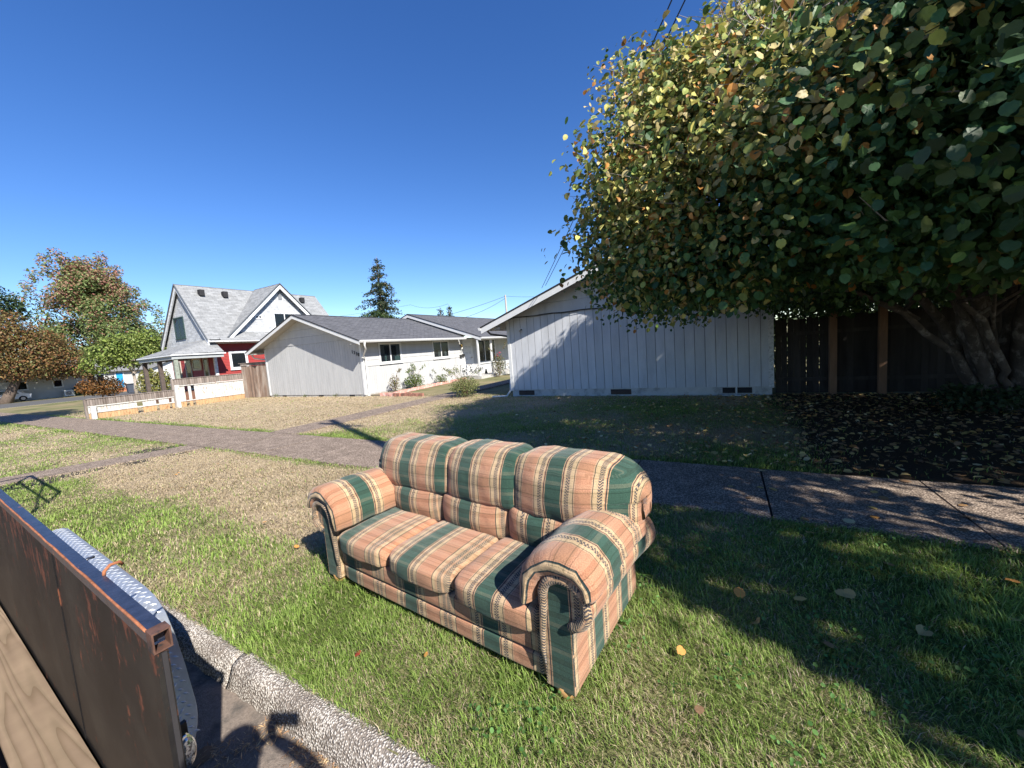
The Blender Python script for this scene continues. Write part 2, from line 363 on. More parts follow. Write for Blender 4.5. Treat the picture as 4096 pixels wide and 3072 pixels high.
def tree_obj(name, label, cat, base, blobs, n, lsize, cols, wts, trunk_r, kind='quad', trans=.35, group=None, limbs=6, thick=.5, inner=.3, bark=(.12, .09, .07), stick=0.0, down=.5, trunk_top=None):
    t = thing(name, label, cat, base, group)
    P, d, bi = blob_points(blobs, n, thick, inner)
    P += rng.standard_normal(P.shape) * stick
    nr = d + rng.standard_normal((n, 3)) * .7; nr[:, 2] += .35
    dr = rng.standard_normal((n, 3)) * .6; dr[:, 2] -= down; dr += d * .4
    sz = lsize * (1 + .3 * rng.standard_normal(n)).clip(.4, 1.8)
    me = leaves_mesh('foliage', P - np.array(base), nr, dr, sz, palette(n, cols, wts), kind)
    o = link('foliage', me, foliage_mat('foliage_' + str(int(trans * 100)), trans), t); o['kind'] = 'stuff'
    B = np.array(blobs); c = B[:, :3].mean(0); top = trunk_top or (c[0], c[1], c[2])
    tb = MB(); bz = V3(base); tz = V3(top)
    fork = bz.lerp(tz, .45)
    tb.tube([bz - V3((0, 0, .15)), bz.lerp(fork, .5) + V3((random.uniform(-.1, .1), .05, 0)), fork, tz], [trunk_r * 1.25, trunk_r, trunk_r * .8, trunk_r * .3], 10)
    bm_ = M('bark_' + name, bark, .95, .35, 8, bump=.8, bscale=25)
    part('trunk', tb, bm_, t, True)
    for q in rng.choice(len(B), min(limbs, len(B)), replace=False):
        lb = MB(); e = V3(B[q, :3]); s0 = bz.lerp(tz, random.uniform(.35, .75)); mid = s0.lerp(e, .5) + V3((0, 0, .08 * (e - s0).length))
        lb.tube([s0, mid, e], [trunk_r * .45, trunk_r * .28, trunk_r * .08], 6); part('limb', lb, bm_, t, True)
    return t

# ================================================================== BUILDINGS
white = M('white_paint', (.62, .62, .605), .55, .04, 5, c2=(.50, .49, .46), c2s=6, c2lo=.6, c2hi=.8)
siding = M('grey_siding', (.45, .45, .44), .8, .06, 3, c2=(.385, .385, .38), c2s=2.2, c2lo=.5, c2hi=.75, bump=.35, bscale=30, objvar=.03, stretch=(1, 1, .25), spec=.2)
siding_b = M('cool_siding', (.52, .53, .55), .8, .07, 3, c2=(.42, .43, .445), c2s=2.2, c2lo=.5, c2hi=.75, bump=.35, bscale=30, objvar=.06, stretch=(1, 1, .25), spec=.2)
groove = M('siding_groove', (.20, .20, .205), .9)
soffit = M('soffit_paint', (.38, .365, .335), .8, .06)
conc = M('foundation_concrete', (.44, .43, .40), .95, .12, 8, c2=(.3, .28, .25), c2s=5, bump=.4)
roofm = shingle_mat('dark_shingle', (.125, .125, .132), (.04, .04, .045), .32, .15, .9)
roofg = shingle_mat('grey_green_shingle', (.285, .29, .29), (.12, .125, .125), .42, .15, .6)
scallop = shingle_mat('scallop_shingle', (.52, .53, .54), (.30, .31, .33), .20, .15, .5)
blackm = M('black_edge', (.02, .02, .022), .8)
darkroom = M('dark_interior', (.02, .02, .022), .9)
fabricw = M('curtain', (.55, .55, .52), .9, .1, 20)
blind = M('blind', (.32, .38, .33), .8, .05, 20)
def glass():
    m, n, l, b = newmat('window_glass'); b.inputs['Base Color'].default_value = (.02, .025, .03, 1); b.inputs['Roughness'].default_value = .05; b.inputs['Specular IOR Level'].default_value = .6
    tr = n.new('ShaderNodeBsdfTransparent'); tr.inputs[0].default_value = (.8, .85, .85, 1); mx = n.new('ShaderNodeMixShader'); mx.inputs[0].default_value = .6
    l.new(b.outputs[0], mx.inputs[1]); l.new(tr.outputs[0], mx.inputs[2]); l.new(mx.outputs[0], n['Material Output'].inputs[0]); return m
glassm = glass()
brass = M('brass', (.35, .24, .08), .35, .1, 10, metal=.9)
FX = lambda x, y0, z0: (V3((x, y0, z0)), V3((0, 1, 0)), V3((0, 0, 1)), V3((1, 0, 0)))      # wall facing +X, u along +Y
FY = lambda y, x0, z0: (V3((x0, y, z0)), V3((1, 0, 0)), V3((0, 0, 1)), V3((0, -1, 0)))     # wall facing -Y, u along +X
def window(parent, F, W, H, mull=1, fr=white, fw=.07, behind=None, kind='window', sill=True, label=None):
    f = MB(); f.fbox(F, -fw, W + fw, H, H + fw, -.02, .035).fbox(F, -fw, W + fw, -fw, 0, -.02, .035).fbox(F, -fw, 0, 0, H, -.02, .033).fbox(F, W, W + fw, 0, H, -.02, .033)
    o = part(kind, f, fr, parent, label=label)
    s = MB(); e = .035
    for k in range(mull + 1):
        a = W * k / (mull + 1); b_ = W * (k + 1) / (mull + 1)
        s.fbox(F, a, a + e, 0, H, -.01, .02).fbox(F, b_ - e, b_, 0, H, -.01, .018).fbox(F, a + e, b_ - e, 0, e, -.01, .019).fbox(F, a + e, b_ - e, H - e, H, -.01, .019)
        p = MB().fbox(F, a + e, b_ - e, e, H - e, .004, .008); part('pane', p, glassm, o)
    part('sash', s, fr, o)
    part('dark_room_sheet', MB().fbox(F, 0, W, 0, H, -.006, -.002), darkroom, o)  # dark sheet behind the glass; the unlit room put into its colour
    if sill: part('sill', MB().fbox(F, -fw - .03, W + fw + .03, -fw - .04, -fw, -.02, .07), fr, o)
    if behind:
        for (a, b_, c, d, m_) in behind: part('curtain', MB().fbox(F, W * a, W * b_, H * c, H * d, -.0015, .002), m_, o)
    return o
def gable_roof(parent, xc, half, zr, slope, y0, y1, eave_th=.05, fas=white, mat=roofm, fh=.17):
    zl = zr - slope * half
    for s in (-1, 1):
        r = MB(); xe = xc + s * half
        if s > 0: r.slab((xe, y0, zl), (xe, y1, zl), (xc, y1, zr), (xc, y0, zr), .035)
        else: r.slab((xe, y1, zl), (xe, y0, zl), (xc, y0, zr), (xc, y1, zr), .035)
        part('roof', r, mat, parent)
        sh = MB().prism([(xe - s * .02, zl - .045), (xc, zr - .055), (xc, zr - .095), (xe - s * .02, zl - .085)], 'y', y0 + .04, y1 - .02)
        part('soffit', sh, soffit, parent)
        f = MB().prism([(xe, zl - .05), (xc, zr - .05), (xc, zr - .05 - fh), (xe, zl - .05 - fh)], 'y', y0 + .005, y0 + .038)
        part('fascia', f, fas, parent)
        part('drip_edge', MB().prism([(xe + s * .02, zl - .01), (xc, zr + .004), (xc, zr - .048), (xe + s * .02, zl - .048)], 'y', y0 - .015, y0 + .03), blackm, parent)
        part('ridge_cap', MB().prism([(xc - .14, zr - .14 * slope + .012), (xc, zr + .016), (xc + .14, zr - .14 * slope + .012), (xc, zr + .0)], 'y', y0, y1), mat, parent) if s > 0 else None
    return zl
def gutter(parent, x, s, y0, y1, z):
    prof = [(x, z), (x + s * .11, z + .0), (x + s * .125, z - .035), (x + s * .085, z - .11), (x, z - .11)]
    part('gutter', MB().prism(prof, 'y', y0, y1), white, parent)
def front_siding(parent, y, xl, xr, z0, zbelt, xc, zr, slope, mat, bw, y_out=0, nclap=4, jit=.0, grv=.009):
    """front wall facing -Y: vertical boards to the belt, horizontal boards in the gable"""
    half = (xr - xl) / 2; zt = lambda x: zr - slope * abs(x - xc) - .10
    back = MB().prism([(xl, z0), (xr, z0), (xr, zt(xr)), (xc, zt(xc)), (xl, zt(xl))], 'y', y + .018, y + .12); part('wall', back, groove, parent)
    n = round((xr - xl) / bw); bw = (xr - xl) / n
    for i in range(n):
        a = xl + i * bw + grv / 2; b_ = xl + (i + 1) * bw - grv / 2
        part('siding_board', MB().box(a, b_, y + random.uniform(-.002, .002), y + .02, z0, zbelt - .004), mat, parent)
    for i in range(nclap):
        za = zbelt + .004 + i * .40; zb = za + .392
        if za > zt(xc) - .03: break
        xa = max(xl, xc - (zt(xc) - za) / slope); xb = min(xr, xc + (zt(xc) - za) / slope)
        ztop = min(zb, zt(xc)); xta = max(xl, xc - (zt(xc) - ztop) / slope); xtb = min(xr, xc + (zt(xc) - ztop) / slope)
        poly = [(xa, za), (xb, za)]
        if xb >= xr - 1e-6 and xtb < xr: poly.append((xr, zt(xr)))
        poly.append((xtb, ztop))
        if ztop < zt(xc) - 1e-6 or xta < xtb - 1e-4: poly.append((xta, ztop))
        if xa <= xl + 1e-6 and xta > xl: poly.append((xl, zt(xl)))
        part('gable_board', MB().prism(poly, 'y', y - .022, y + .016), mat, parent)

# ---------------- house A : duplex with house number
A = thing('duplex_house', 'low grey duplex with dark shingled gable roof and the number 1338 on its front wall', 'house', (-19.85, 13.02, 0))
yA = 13.02; XL, XR = -24.03, -15.67; SL = .345; ZR = 4.44
part('foundation', MB().box(XL + .03, XR - .03, yA + .03, 21.0, -.1, .075), conc, A)
front_siding(A, yA, XL, XR, .075, 2.86, -19.9, ZR, SL, siding, .2)
for a in (-22.8, -19.4, -16.9): part('foundation_vent', MB().box(a, a + .38, yA + .012, yA + .031, -.02, .07), darkroom, A)
part('corner_trim', MB().box(XR - .1, XR + .022, yA - .024, yA + .1, .06, 2.78), white, A)
part('corner_trim', MB().box(XL - .022, XL + .1, yA - .024, yA + .1, .06, 2.78), white, A)
gable_roof(A, -19.9, 4.95, ZR, SL, 12.36, 20.85)
gutter(A, -14.95, 1, 12.36, 20.8, 2.72); gutter(A, -24.85, -1, 12.36, 20.8, 2.72)
for (x0, s) in ((-15.67, 1), (-24.03, -1)):      # lookout blocks under the rake
    part('lookout', MB().box(min(x0, x0 + s * .62), max(x0, x0 + s * .62), 12.42, 12.98, 2.56, 2.6), soffit, A)
# downspout with elbows
part('downspout', MB().tube([(-14.88, 12.62, 2.62), (-14.9, 12.62, 2.46), (-15.0, 12.75, 2.3), (-15.5, 12.98, 1.98), (-15.56, 13.14, 1.85), (-15.585, 13.17, 1.6), (-15.585, 13.17, .12), (-15.5, 13.05, .0)], .042, 8), white, A, True)
part('downspout', MB().tube([(-24.9, 12.7, 2.62), (-24.8, 12.8, 2.35), (-24.3, 13.3, 2.2), (-24.1, 13.35, 2.1), (-24.1, 13.35, .1)], .042, 8), white, A, True)
# side wall, long, facing +X
part('wall', MB().box(XR - .12, XR - .02, yA + .1, 21.2, .06, 2.75), groove, A)
n = 60; L = (21.2 - yA - .1) / n
for i in range(n):
    part('siding_board', MB().box(XR - .022, XR + random.uniform(-.002, .002), yA + .1 + i * L + .003, yA + .1 + (i + 1) * L - .003, .075, 1.44), siding, A)
for i, (a, b_) in enumerate(((1.455, 1.76), (1.766, 2.12), (2.126, 2.44), (2.446, 2.72))):
    for (c, d) in ((yA + .1, 14.08), (15.70, 18.27), (19.93, 21.2)): part('siding_board', MB().prism([(XR - .02, a), (XR + .024, a), (XR + .008, b_), (XR - .02, b_)], 'y', c, d), siding, A)
for (c, d) in ((14.08, 15.70), (18.27, 19.93)): part('siding_board', MB().box(XR - .02, XR + .012, c, d, 1.455, 1.50), siding, A)
part('foundation', MB().box(XR - .1, XR - .01, yA + .1, 22.9, -.1, .072), conc, A)
chairc = M('teal_chair', (.35, .55, .5), .6, .3, 60)
window(A, FX(XR + .01, 14.17, 1.58), 1.45, .96, 1, behind=[(.03, .22, .0, .98, fabricw), (.8, .97, .3, .98, fabricw), (.05, .3, .0, .45, chairc), (.7, .95, 0, .3, chairc), (.08, .95, .88, .98, fabricw)])
window(A, FX(XR + .01, 18.36, 1.58), 1.48, .98, 1, behind=[(.03, .48, .45, .98, blind), (.53, .97, .45, .98, blind), (.3, .44, 0, .45, fabricw), (.72, .84, 0, .45, fabricw)])
# door
F = FX(XR + .005, 21.50, .42)
part('wall', MB().box(XR - .12, XR - .004, 21.2, 29, .06, 2.75), siding, A)
for i in range(14): part('siding_board', MB().box(XR - .004, XR + .006, 25.35 + i * .2, 25.54 + i * .2, .1, 2.7), siding, A)
dr = part('door', MB().fbox(F, .02, .93, 0, 2.15, -.004, .03), M('door_paint', (.66, .66, .66), .5, .03), A)
dl = MB()
for r_ in range(5):
    for c_ in range(2): dl.fbox(F, .12 + c_ * .4, .42 + c_ * .4, .12 + r_ * .40, .135 + r_ * .40, .029, .036).fbox(F, .12 + c_ * .4, .42 + c_ * .4, .43 + r_ * .40, .442 + r_ * .40, .029, .036)
part('door_moulding', dl, groove, dr); part('door_knob', MB().tube([(XR + .03, 22.33, 1.38), (XR + .1, 22.33, 1.38)], .03, 8), brass, dr, True)
part('door_frame', MB().fbox(F, -.1, .02, 0, 2.25, -.004, .045).fbox(F, .93, 1.06, 0, 2.25, -.004, .045).fbox(F, .02, .93, 2.15, 2.25, -.004, .044), white, A)
la = part('lantern', MB().tube([(XR + .02, 21.12, 2.28), (XR + .14, 21.12, 2.28), (XR + .14, 21.12, 2.12)], [.05, .06, .075], 8), brass, A, True); part('lamp_glass', MB().tube([(XR + .14, 21.12, 2.10), (XR + .14, 21.12, 1.99)], [.07, .05], 8), M('milky', (.8, .78, .7), .3), la, True)
part('mailbox', MB().box(XR, XR + .12, 20.95, 21.2, 1.45, 1.62).box(XR, XR + .14, 21.25, 21.42, 1.5, 1.66), M('mailbox_black', (.03, .03, .03), .5), A)
# house numbers
def digit(txt, parent, loc, rot, size, mat, name):
    c = bpy.data.curves.new('txt', 'FONT'); c.body = txt; c.size = size; c.extrude = .008; c.align_x = 'CENTER'; c.align_y = 'CENTER'; c.resolution_u = 3; c.offset = size * .012
    o = bpy.data.objects.new('tmp', c); COL.objects.link(o); dg = bpy.context.evaluated_depsgraph_get(); me = bpy.data.meshes.new_from_object(o.evaluated_get(dg)); bpy.data.objects.remove(o)
    p = wpos(parent); q = link(name, me, mat, parent, (loc[0] - p[0], loc[1] - p[1], loc[2] - p[2])); q.rotation_euler = rot; return q
numb = M('number_black', (.012, .012, .012), .5)
for ch, x_, z_ in (('1', -16.30, 2.22), ('3', -16.155, 2.175), ('3', -16.0, 2.11), ('8', -15.86, 2.06)): digit(ch, A, (x_, yA - .014, z_), (math.pi / 2, 0, 0), .235, numb, 'house_number')
digit('1', A, (XR + .03, 21.16, 1.80), (math.pi / 2, 0, math.pi / 2), .2, numb, 'unit_number')
# ---------------- house B : rear unit
B = thing('rear_duplex_unit', 'rear duplex unit behind, slightly higher dark roof, porch posts and sliding window', 'house', (-17, 21.0, 0))
ZB = 4.79; SB = .34
gable_roof(B, -19.9, 6.1, ZB, SB, 20.87, 33, fh=.2)
gutter(B, -13.8, 1, 20.87, 33, 2.67)
part('gable_wall', MB().prism([(-24.2, 2.9), (-15.66, 2.9), (-15.66, 3.2), (-19.9, ZB - .13), (-24.2, 3.15)], 'y', 21.25, 21.35), siding, B)
part('wall', MB().box(XR - .9, XR - .125, 29, 33, 0, 2.8), siding, B)
part('porch_floor', MB().box(XR, -14.0, 20.9, 29, -.05, .14), conc, B)
for (px, py) in ((-14.12, 20.95), (-14.12, 22.55), (-14.12, 26.3)): part('porch_post', MB().box(px - .05, px + .05, py - .05, py + .05, .14, 2.6), white, B)
part('beam', MB().box(-14.2, -14.04, 20.9, 33, 2.52, 2.62), white, B)
rl = MB(); F = FY(20.95, -15.62, .2)
rl.fbox(F, 0, 1.45, .70, .76, -.03, .03).fbox(F, 0, 1.45, 0, .05, -.03, .03)
for (a, b_) in ((0, .72), (.74, 1.45)):
    for (za, zb) in ((.05, .70), (.70, .05)):
        rl.tube([(-15.62 + a, 20.95, .2 + za), (-15.62 + b_, 20.95, .2 + zb)], .026, 4)
    rl.fbox(F, a, a + .045, .05, .70, -.022, .022)
part('railing', rl, white, B)
window(B, FX(XR + .01, 23.25, .95), 1.75, 1.62, 1, behind=[(.02, .45, 0, 1, M('brown_drape', (.10, .085, .075), .9, .2, 30))])
window(B, FX(XR + .01, 25.2, .95), .35, 1.62, 0)
hb = MB().tube([(XR + .5, 27.0, 2.6), (XR + .5, 27.0, 2.3)], .008, 4).tube([(XR + .5, 27.0, 2.3), (XR + .5, 27, 2.2), (XR + .5, 27, 2.15)], [.05, .09, .02], 6)
t = thing('wind_chime', 'small dark wind chime hanging under the rear porch eave', 'wind chime', (XR + .5, 27, 2.1)); part('chime_body', hb, numb, t)
# ---------------- house C : right house
Cc = thing('corner_house', 'pale blue grey house with wide boarded gable wall partly shaded by the big leafy tree', 'house', (-3.05, 12.8, 0))
yC = 12.8; CL, CR = -7.22, 1.12; ZC = 4.44; SLC = .353
part('foundation', MB().box(CL + .02, CR - .02, yC + .03, 26, -.15, .235), M('painted_block', (.50, .50, .49), .9, .08, 6, c2=(.33, .33, .32), c2s=3), Cc)
front_siding(Cc, yC, CL, CR, .235, 2.93, -3.05, ZC, SLC, siding_b, .2815, grv=.015)
for (a, b_) in ((-6.92, -6.28), (-3.42, -2.75)):
    v = part('foundation_vent', MB().box(a, b_, yC + .015, yC + .032, .03, .2), darkroom, Cc); part('vent_louvre', MB().box(a, b_, yC + .008, yC + .016, .06, .075).box(a, b_, yC + .008, yC + .016, .1, .115).box(a, b_, yC + .008, yC + .016, .14, .155), M('rust_brown', (.14, .09, .07), .8), v)
for (a, b_) in ((-.12, .20), (.26, .62)): part('foundation_vent', MB().box(a, b_, yC + .012, yC + .032, .05, .21), darkroom, Cc)
part('vent_well', MB().box(-.2, .75, yC - .22, yC + .0, .0, .03).box(.22, .25, yC - .01, yC + .01, .03, .24), M('pale_metal', (.6, .62, .64), .4, .05, 5, metal=.3), Cc)
part('corner_trim', MB().box(CL - .024, CL + .1, yC - .024, yC + .1, .2, 2.86), white, Cc)
part('corner_trim', MB().box(CR - .1, CR + .024, yC - .024, yC + .1, .2, 2.86), M('peeling_white', (.6, .6, .6), .8, .1, 12, c2=(.3, .3, .3), c2s=18), Cc)
part('wall', MB().box(CL + .0, CL + .1, yC + .1, 26, .2, 2.85).box(CR - .1, CR, yC + .1, 26, .2, 2.85), siding_b, Cc)
gable_roof(Cc, -3.05, 4.93, ZC, SLC, 12.13, 26.5, fh=.21)
gutter(Cc, -7.98, -1, 12.12, 26, 2.67); gutter(Cc, 1.88, 1, 12.12, 26, 2.67)
part('downspout', MB().tube([(-8.03, 12.6, 2.58), (-7.95, 12.75, 2.42), (-7.4, 13.0, 2.3), (-7.27, 13.05, 2.2), (-7.27, 13.05, .25)], .04, 8), M('downspout_grey', (.10, .10, .11), .6), Cc, True)
part('downspout', MB().tube([(-7.3, 12.9, .6), (-7.3, 12.85, .2), (-7.35, 12.6, .02), (-7.9, 12.45, .02)], .04, 8), white, Cc, True)
for (x0, x1) in ((-7.94, -7.26), (1.15, 1.84)):
    for yy in (12.3, 12.72): part('lookout', MB().box(x0, x1, yy, yy + .04, 2.54, 2.63), soffit, Cc)
part('lookout', MB().box(-3.1, -3.0, 12.16, 12.78, 4.1, 4.2), soffit, Cc)
# service cable along the belt and light
cb = MB(); pts = [(-7.98 + .02, 12.5, 2.75), (-7.5, 12.7, 2.9), (-7.2, yC - .03, 2.93)] + [(-7.1 + i * .35, yC - .035, 2.945 + .012 * math.sin(i * 1.7)) for i in range(12)]
cb.tube(pts, .013, 6).tube([(p[0], p[1] - .02, p[2] - .03 - .01 * math.sin(p[0] * 5)) for p in pts[2:]], .008, 5)
part('service_cable', cb, numb, Cc)
fl = part('floodlight', MB().tube([(-6.62, yC, 2.48), (-6.62, yC - .08, 2.46), (-6.62, yC - .13, 2.42)], [.03, .025, .05], 8), soffit, Cc, True)
# ---------------- red house
R_ = thing('red_house', 'two storey house with red clapboard walls, white scalloped gables and pale grey shingle roof', 'house', (-33.5, 13.2, 0))
redm = M('red_clapboard', (.30, .040, .034), .65, .1, 4, c2=(.32, .03, .028), c2s=2, objvar=.04)
trimm = M('house_trim', (.68, .69, .70), .7, .06, 6, c2=(.45, .45, .45), c2s=8)
darktrim = M('dark_green_trim', (.03, .06, .055), .6)
RX, RY = -30.5, 13.2; xr = -33.5; zr = 8.0; ze = 4.0; he = 3.5; SR = (zr - ze) / he
# body
part('wall', MB().box(-37.0, RX, RY, 23, -.1, 3.95), redm, R_)
cl = MB()
for i in range(34):
    z0 = .25 + i * .108; cl.prism([(RX, z0), (RX + .03, z0), (RX + .006, z0 + .104), (RX, z0 + .104)], 'y', RY, 23)
    cl.prism([(RY, z0), (RY - .03, z0), (RY - .006, z0 + .104), (RY, z0 + .104)], 'x', -37.0, RX)
part('clapboard', cl, redm, R_, stuff=True)
part('corner_trim', MB().box(RX - .12, RX + .05, RY - .05, RY + .12, 0, 3.8), trimm, R_)
part('frieze', MB().box(RX, RX + .06, RY + .2, 23, 3.62, 3.85), trimm, R_)
# front gable wall
part('gable_wall', MB().prism([(-36.9, 3.55), (-30.2, 3.55), (-30.2, 3.9), (xr, 7.75), (-36.9, 3.9)], 'y', RY - .24, RY - .05, True), scallop, R_, label='narrow shingled front gable')
# main roof slopes
for s in (-1, 1):
    xe = xr + s * 3.6; zz_ = zr - SR * 3.6
    r = MB()
    if s > 0: r.slab((xe, 12.7, zz_), (xe, 23.3, zz_), (xr, 23.3, zr), (xr, 12.7, zr), .08)
    else: r.slab((xe, 23.3, zz_), (xe, 12.7, zz_), (xr, 12.7, zr), (xr, 23.3, zr), .08)
    part('roof', r, roofg, R_)
    part('bargeboard', MB().prism([(xe, zz_ - .06), (xr, zr - .06), (xr, zr - .42), (xe, zz_ - .42)], 'y', 12.72, 12.80), trimm, R_)
    part('drip_edge', MB().prism([(xe, zz_ + .02), (xr, zr + .02), (xr, zr - .07), (xe, zz_ - .07)], 'y', 12.66, 12.72), M('grey_edge', (.10, .11, .12), .8), R_)
# cross gable facing +X : apex Y 18, base z 4.04, half width 4
ya, za_, hw = 18.0, 8.1, 4.1
part('gable_wall', MB().prism([(ya - hw + .35, za_ - hw + .2), (ya + hw - .35, za_ - hw + .2), (ya, za_ - .15)], 'x', RX - .1, RX + .12, True), scallop, R_, label='wide scalloped side gable with attic windows')
for s in (-1, 1):
    r = MB(); ye = ya + s * hw; zz_ = za_ - hw
    # slopes run back into the main roof
    xb0 = xr + (zr - za_ + hw) / SR  # where z=za-hw meets main slope
    r.slab(*(((-29.95, ye, zz_), (-29.95, ya, za_), (xr, ya, za_), (xr + .2, ye, zz_)) if s > 0 else ((xr + .2, ye, zz_), (xr, ya, za_), (-29.95, ya, za_), (-29.95, ye, zz_))), .07)
    # uv fix: rows run along the ridge
    r.uv[0] = [(p[0], math.hypot(p[1] - ye, p[2] - zz_)) for p in [Vector(v) for v in r.v[:4]]]
    part('roof', r, roofg, R_)
    part('bargeboard', MB().prism([(ye, zz_ - .06), (ya, za_ - .06), (ya, za_ - .40), (ye + s * 0, zz_ - .40)], 'x', -30.05, -29.97), trimm, R_)
    part('drip_edge', MB().prism([(ye, zz_ + .03), (ya, za_ + .03), (ya, za_ - .05), (ye, zz_ - .05)], 'x', -29.96, -29.9), M('grey_edge', (.1, .11, .12)), R_)
# pent skirt under the cross gable
pk = MB().slab((-29.7, 13.4, 3.82), (-29.7, 23.2, 3.82), (-30.5, 23.2, 4.35), (-30.5, 13.4, 4.35), .05); part('pent_roof', pk, roofg, R_)
part('eave_board', MB().box(-29.74, -29.66, 12.7, 23.2, 3.70, 3.79).box(-30.5, -29.74, 12.75, 23.2, 3.70, 3.73), trimm, R_)
# attic windows
window(R_, FY(RY - .25, -34.95, 4.35), 1.35, 1.35, 1, darktrim, .09, sill=True)
window(R_, FX(RX + .13, 17.5, 4.75), 1.6, 1.1, 1, trimm, .1, sill=True)
window(R_, FX(RX + .13, 16.15, 5.42), .42, .2, 1, trimm, .07, sill=False)
lv = MB(); F = FX(RX + .13, 18.0, 6.95)
for i in range(7): lv.fbox(F, 0, .28, i * .09, i * .09 + .05, 0, .03)
part('gable_vent', lv, M('vent_grey', (.3, .31, .33)), R_)
window(R_, FX(RX + .035, 14.2, 1.9), .95, 1.05, 0, trimm, .12, behind=None)
window(R_, FX(RX + .035, 17.5, 1.9), .95, 1.05, 0, trimm, .12, behind=None)
for yy in (13.95, 15.45, 21.5): part('roof_vent', MB().box(-32.95, -32.6, yy - .15, yy + .15, 7.2, 7.62), blackm, R_)
# porch
part('porch_floor', MB().box(-33.9, -29.3, 10.6, 13.15, -.05, .55), M('porch_wood', (.16, .08, .05), .8), R_)
part('porch_roof', MB().slab((-34.2, 10.4, 2.98), (-29.2, 10.4, 2.98), (-30.6, 13.2, 4.02), (-33.0, 13.2, 4.02), .07), roofg, R_)
pr = MB(); pr.face([(-29.2, 10.4, 2.99), (-29.2, 13.25, 3.02), (-30.6, 13.2, 4.02)], [(0, 0), (2.8, 0), (2.8, 1.6)]); pr.face([(-30.6, 13.2, 3.97), (-29.2, 13.25, 2.95), (-29.2, 10.4, 2.92)]); pr.hasuv = True
part('porch_roof', pr, roofg, R_); pr = MB(); pr.hasuv = True
pr.face([(-34.2, 13.2, 2.99), (-34.2, 10.4, 2.98), (-33.0, 13.2, 4.02)], [(0, 0), (2.8, 0), (2.8, 1.6)])
part('porch_roof', pr, roofg, R_)
part('porch_fascia', MB().box(-34.2, -29.2, 10.42, 10.5, 2.66, 2.93).box(-29.28, -29.2, 10.5, 13.2, 2.68, 2.95).box(-34.2, -34.12, 10.5, 13.2, 2.66, 2.93), M('porch_grey', (.33, .35, .35), .8, .08), R_)
part('porch_gutter', MB().box(-34.25, -29.12, 10.33, 10.42, 2.87, 2.95).box(-29.2, -29.1, 10.42, 13.3, 2.89, 2.97), trimm, R_)
pg = M('post_green_grey', (.24, .27, .22), .8, .12, 6, c2=(.15, .15, .12), c2s=8); pd = M('post_shaded', (.09, .07, .06), .9, .2)  # inner posts darker: tree shade put into their colour
for i_, px in enumerate((-29.35, -31.6, -33.95)): part('porch_post', MB().box(px - .1, px + .1, 10.52, 10.72, .5, 2.66), pg if i_ == 0 else pd, R_)
F = FY(RY - .035, 0, 0)
for (a, b_, z0, z1) in ((-36.1, -35.65, .6, 2.6), (-34.75, -33.98, .6, 2.75), (-32.0, -31.45, .6, 2.7)):
    window(R_, FY(RY - .04, a, z0), b_ - a, z1 - z0, 0, M('tan_trim', (.45, .42, .36)), .08, sill=False)
window(R_, FY(RY - .04, -33.6, 2.0), 1.1, .68, 0, M('cream_trim', (.6, .54, .42)), .1, sill=False)

# ---------------- far houses
F1 = thing('far_house', 'pale low house across the side street with bright blue front door', 'house', (-70, 14, 0))
cream = M('far_cream_siding', (.45, .44, .41), .85, .05, 2)
part('wall', MB().box(-78, -70, 7, 21.5, -.1, 2.75), cream, F1)
cl = MB()
for i in range(17): cl.prism([(-70, .1 + i * .155), (-69.96, .1 + i * .155), (-69.99, .25 + i * .155), (-70, .25 + i * .155)], 'y', 7, 21.5)
part('clapboard', cl, cream, F1, stuff=True)
part('roof', MB().slab((-69.4, 6.4, 2.7), (-69.4, 22.1, 2.7), (-74, 22.1, 4.6), (-74, 6.4, 4.6), .1).slab((-78.6, 22.1, 2.7), (-78.6, 6.4, 2.7), (-74, 6.4, 4.6), (-74, 22.1, 4.6), .1), M('far_roof', (.2, .2, .2), .9), F1)
window(F1, FX(-69.94, 16.2, 1.25), .7, 1.1, 0); window(F1, FX(-69.94, 17.05, 1.25), .7, 1.1, 0); window(F1, FX(-69.94, 13.4, 1.25), .7, .8, 0); window(F1, FX(-69.94, 10.5, 1.25), .9, .9, 0)
part('door', MB().box(-70, -69.92, 18.87, 19.5, .45, 2.4), M('blue_door', (.02, .30, .60), .4), F1)
part('door_frame', MB().box(-70, -69.9, 18.72, 18.86, .4, 2.5).box(-70, -69.9, 19.51, 19.65, .4, 2.5), white, F1)
st = MB()
for i in range(3): st.box(-69.9 + 0, -68.6 + -i * .35, 18.5, 20.0, -.05 + i * .16, .1 + i * .16)
part('steps', st, M('brick_steps', (.45, .17, .09), .9, .2, 12), F1)
F2 = thing('far_house', 'grey clapboard house further along the side street seen through the porch', 'house', (-70, 26, 0))
part('wall', MB().prism([(22.6, -.1), (33, -.1), (33, 2.9), (27.8, 5.2), (22.6, 2.9)], 'x', -80, -70), M('far_grey_siding', (.55, .55, .55), .85), F2)
cl = MB()
for i in range(18): cl.prism([(-70, .1 + i * .155), (-69.96, .1 + i * .155), (-69.99, .25 + i * .155), (-70, .25 + i * .155)], 'y', 22.6, 33)
part('clapboard', cl, MATS['far_grey_siding'], F2, stuff=True)
part('roof', MB().slab((-69.5, 22.2, 2.75), (-69.5, 27.8, 5.3), (-80, 27.8, 5.3), (-80, 22.2, 2.75), .1).slab((-80, 33.4, 2.75), (-80, 27.8, 5.3), (-69.5, 27.8, 5.3), (-69.5, 33.4, 2.75), .1), MATS['far_roof'], F2)
hp = thing('heat_pump', 'white outdoor heat pump unit against the far pale house', 'heat pump', (-69.2, 14.4, 0))
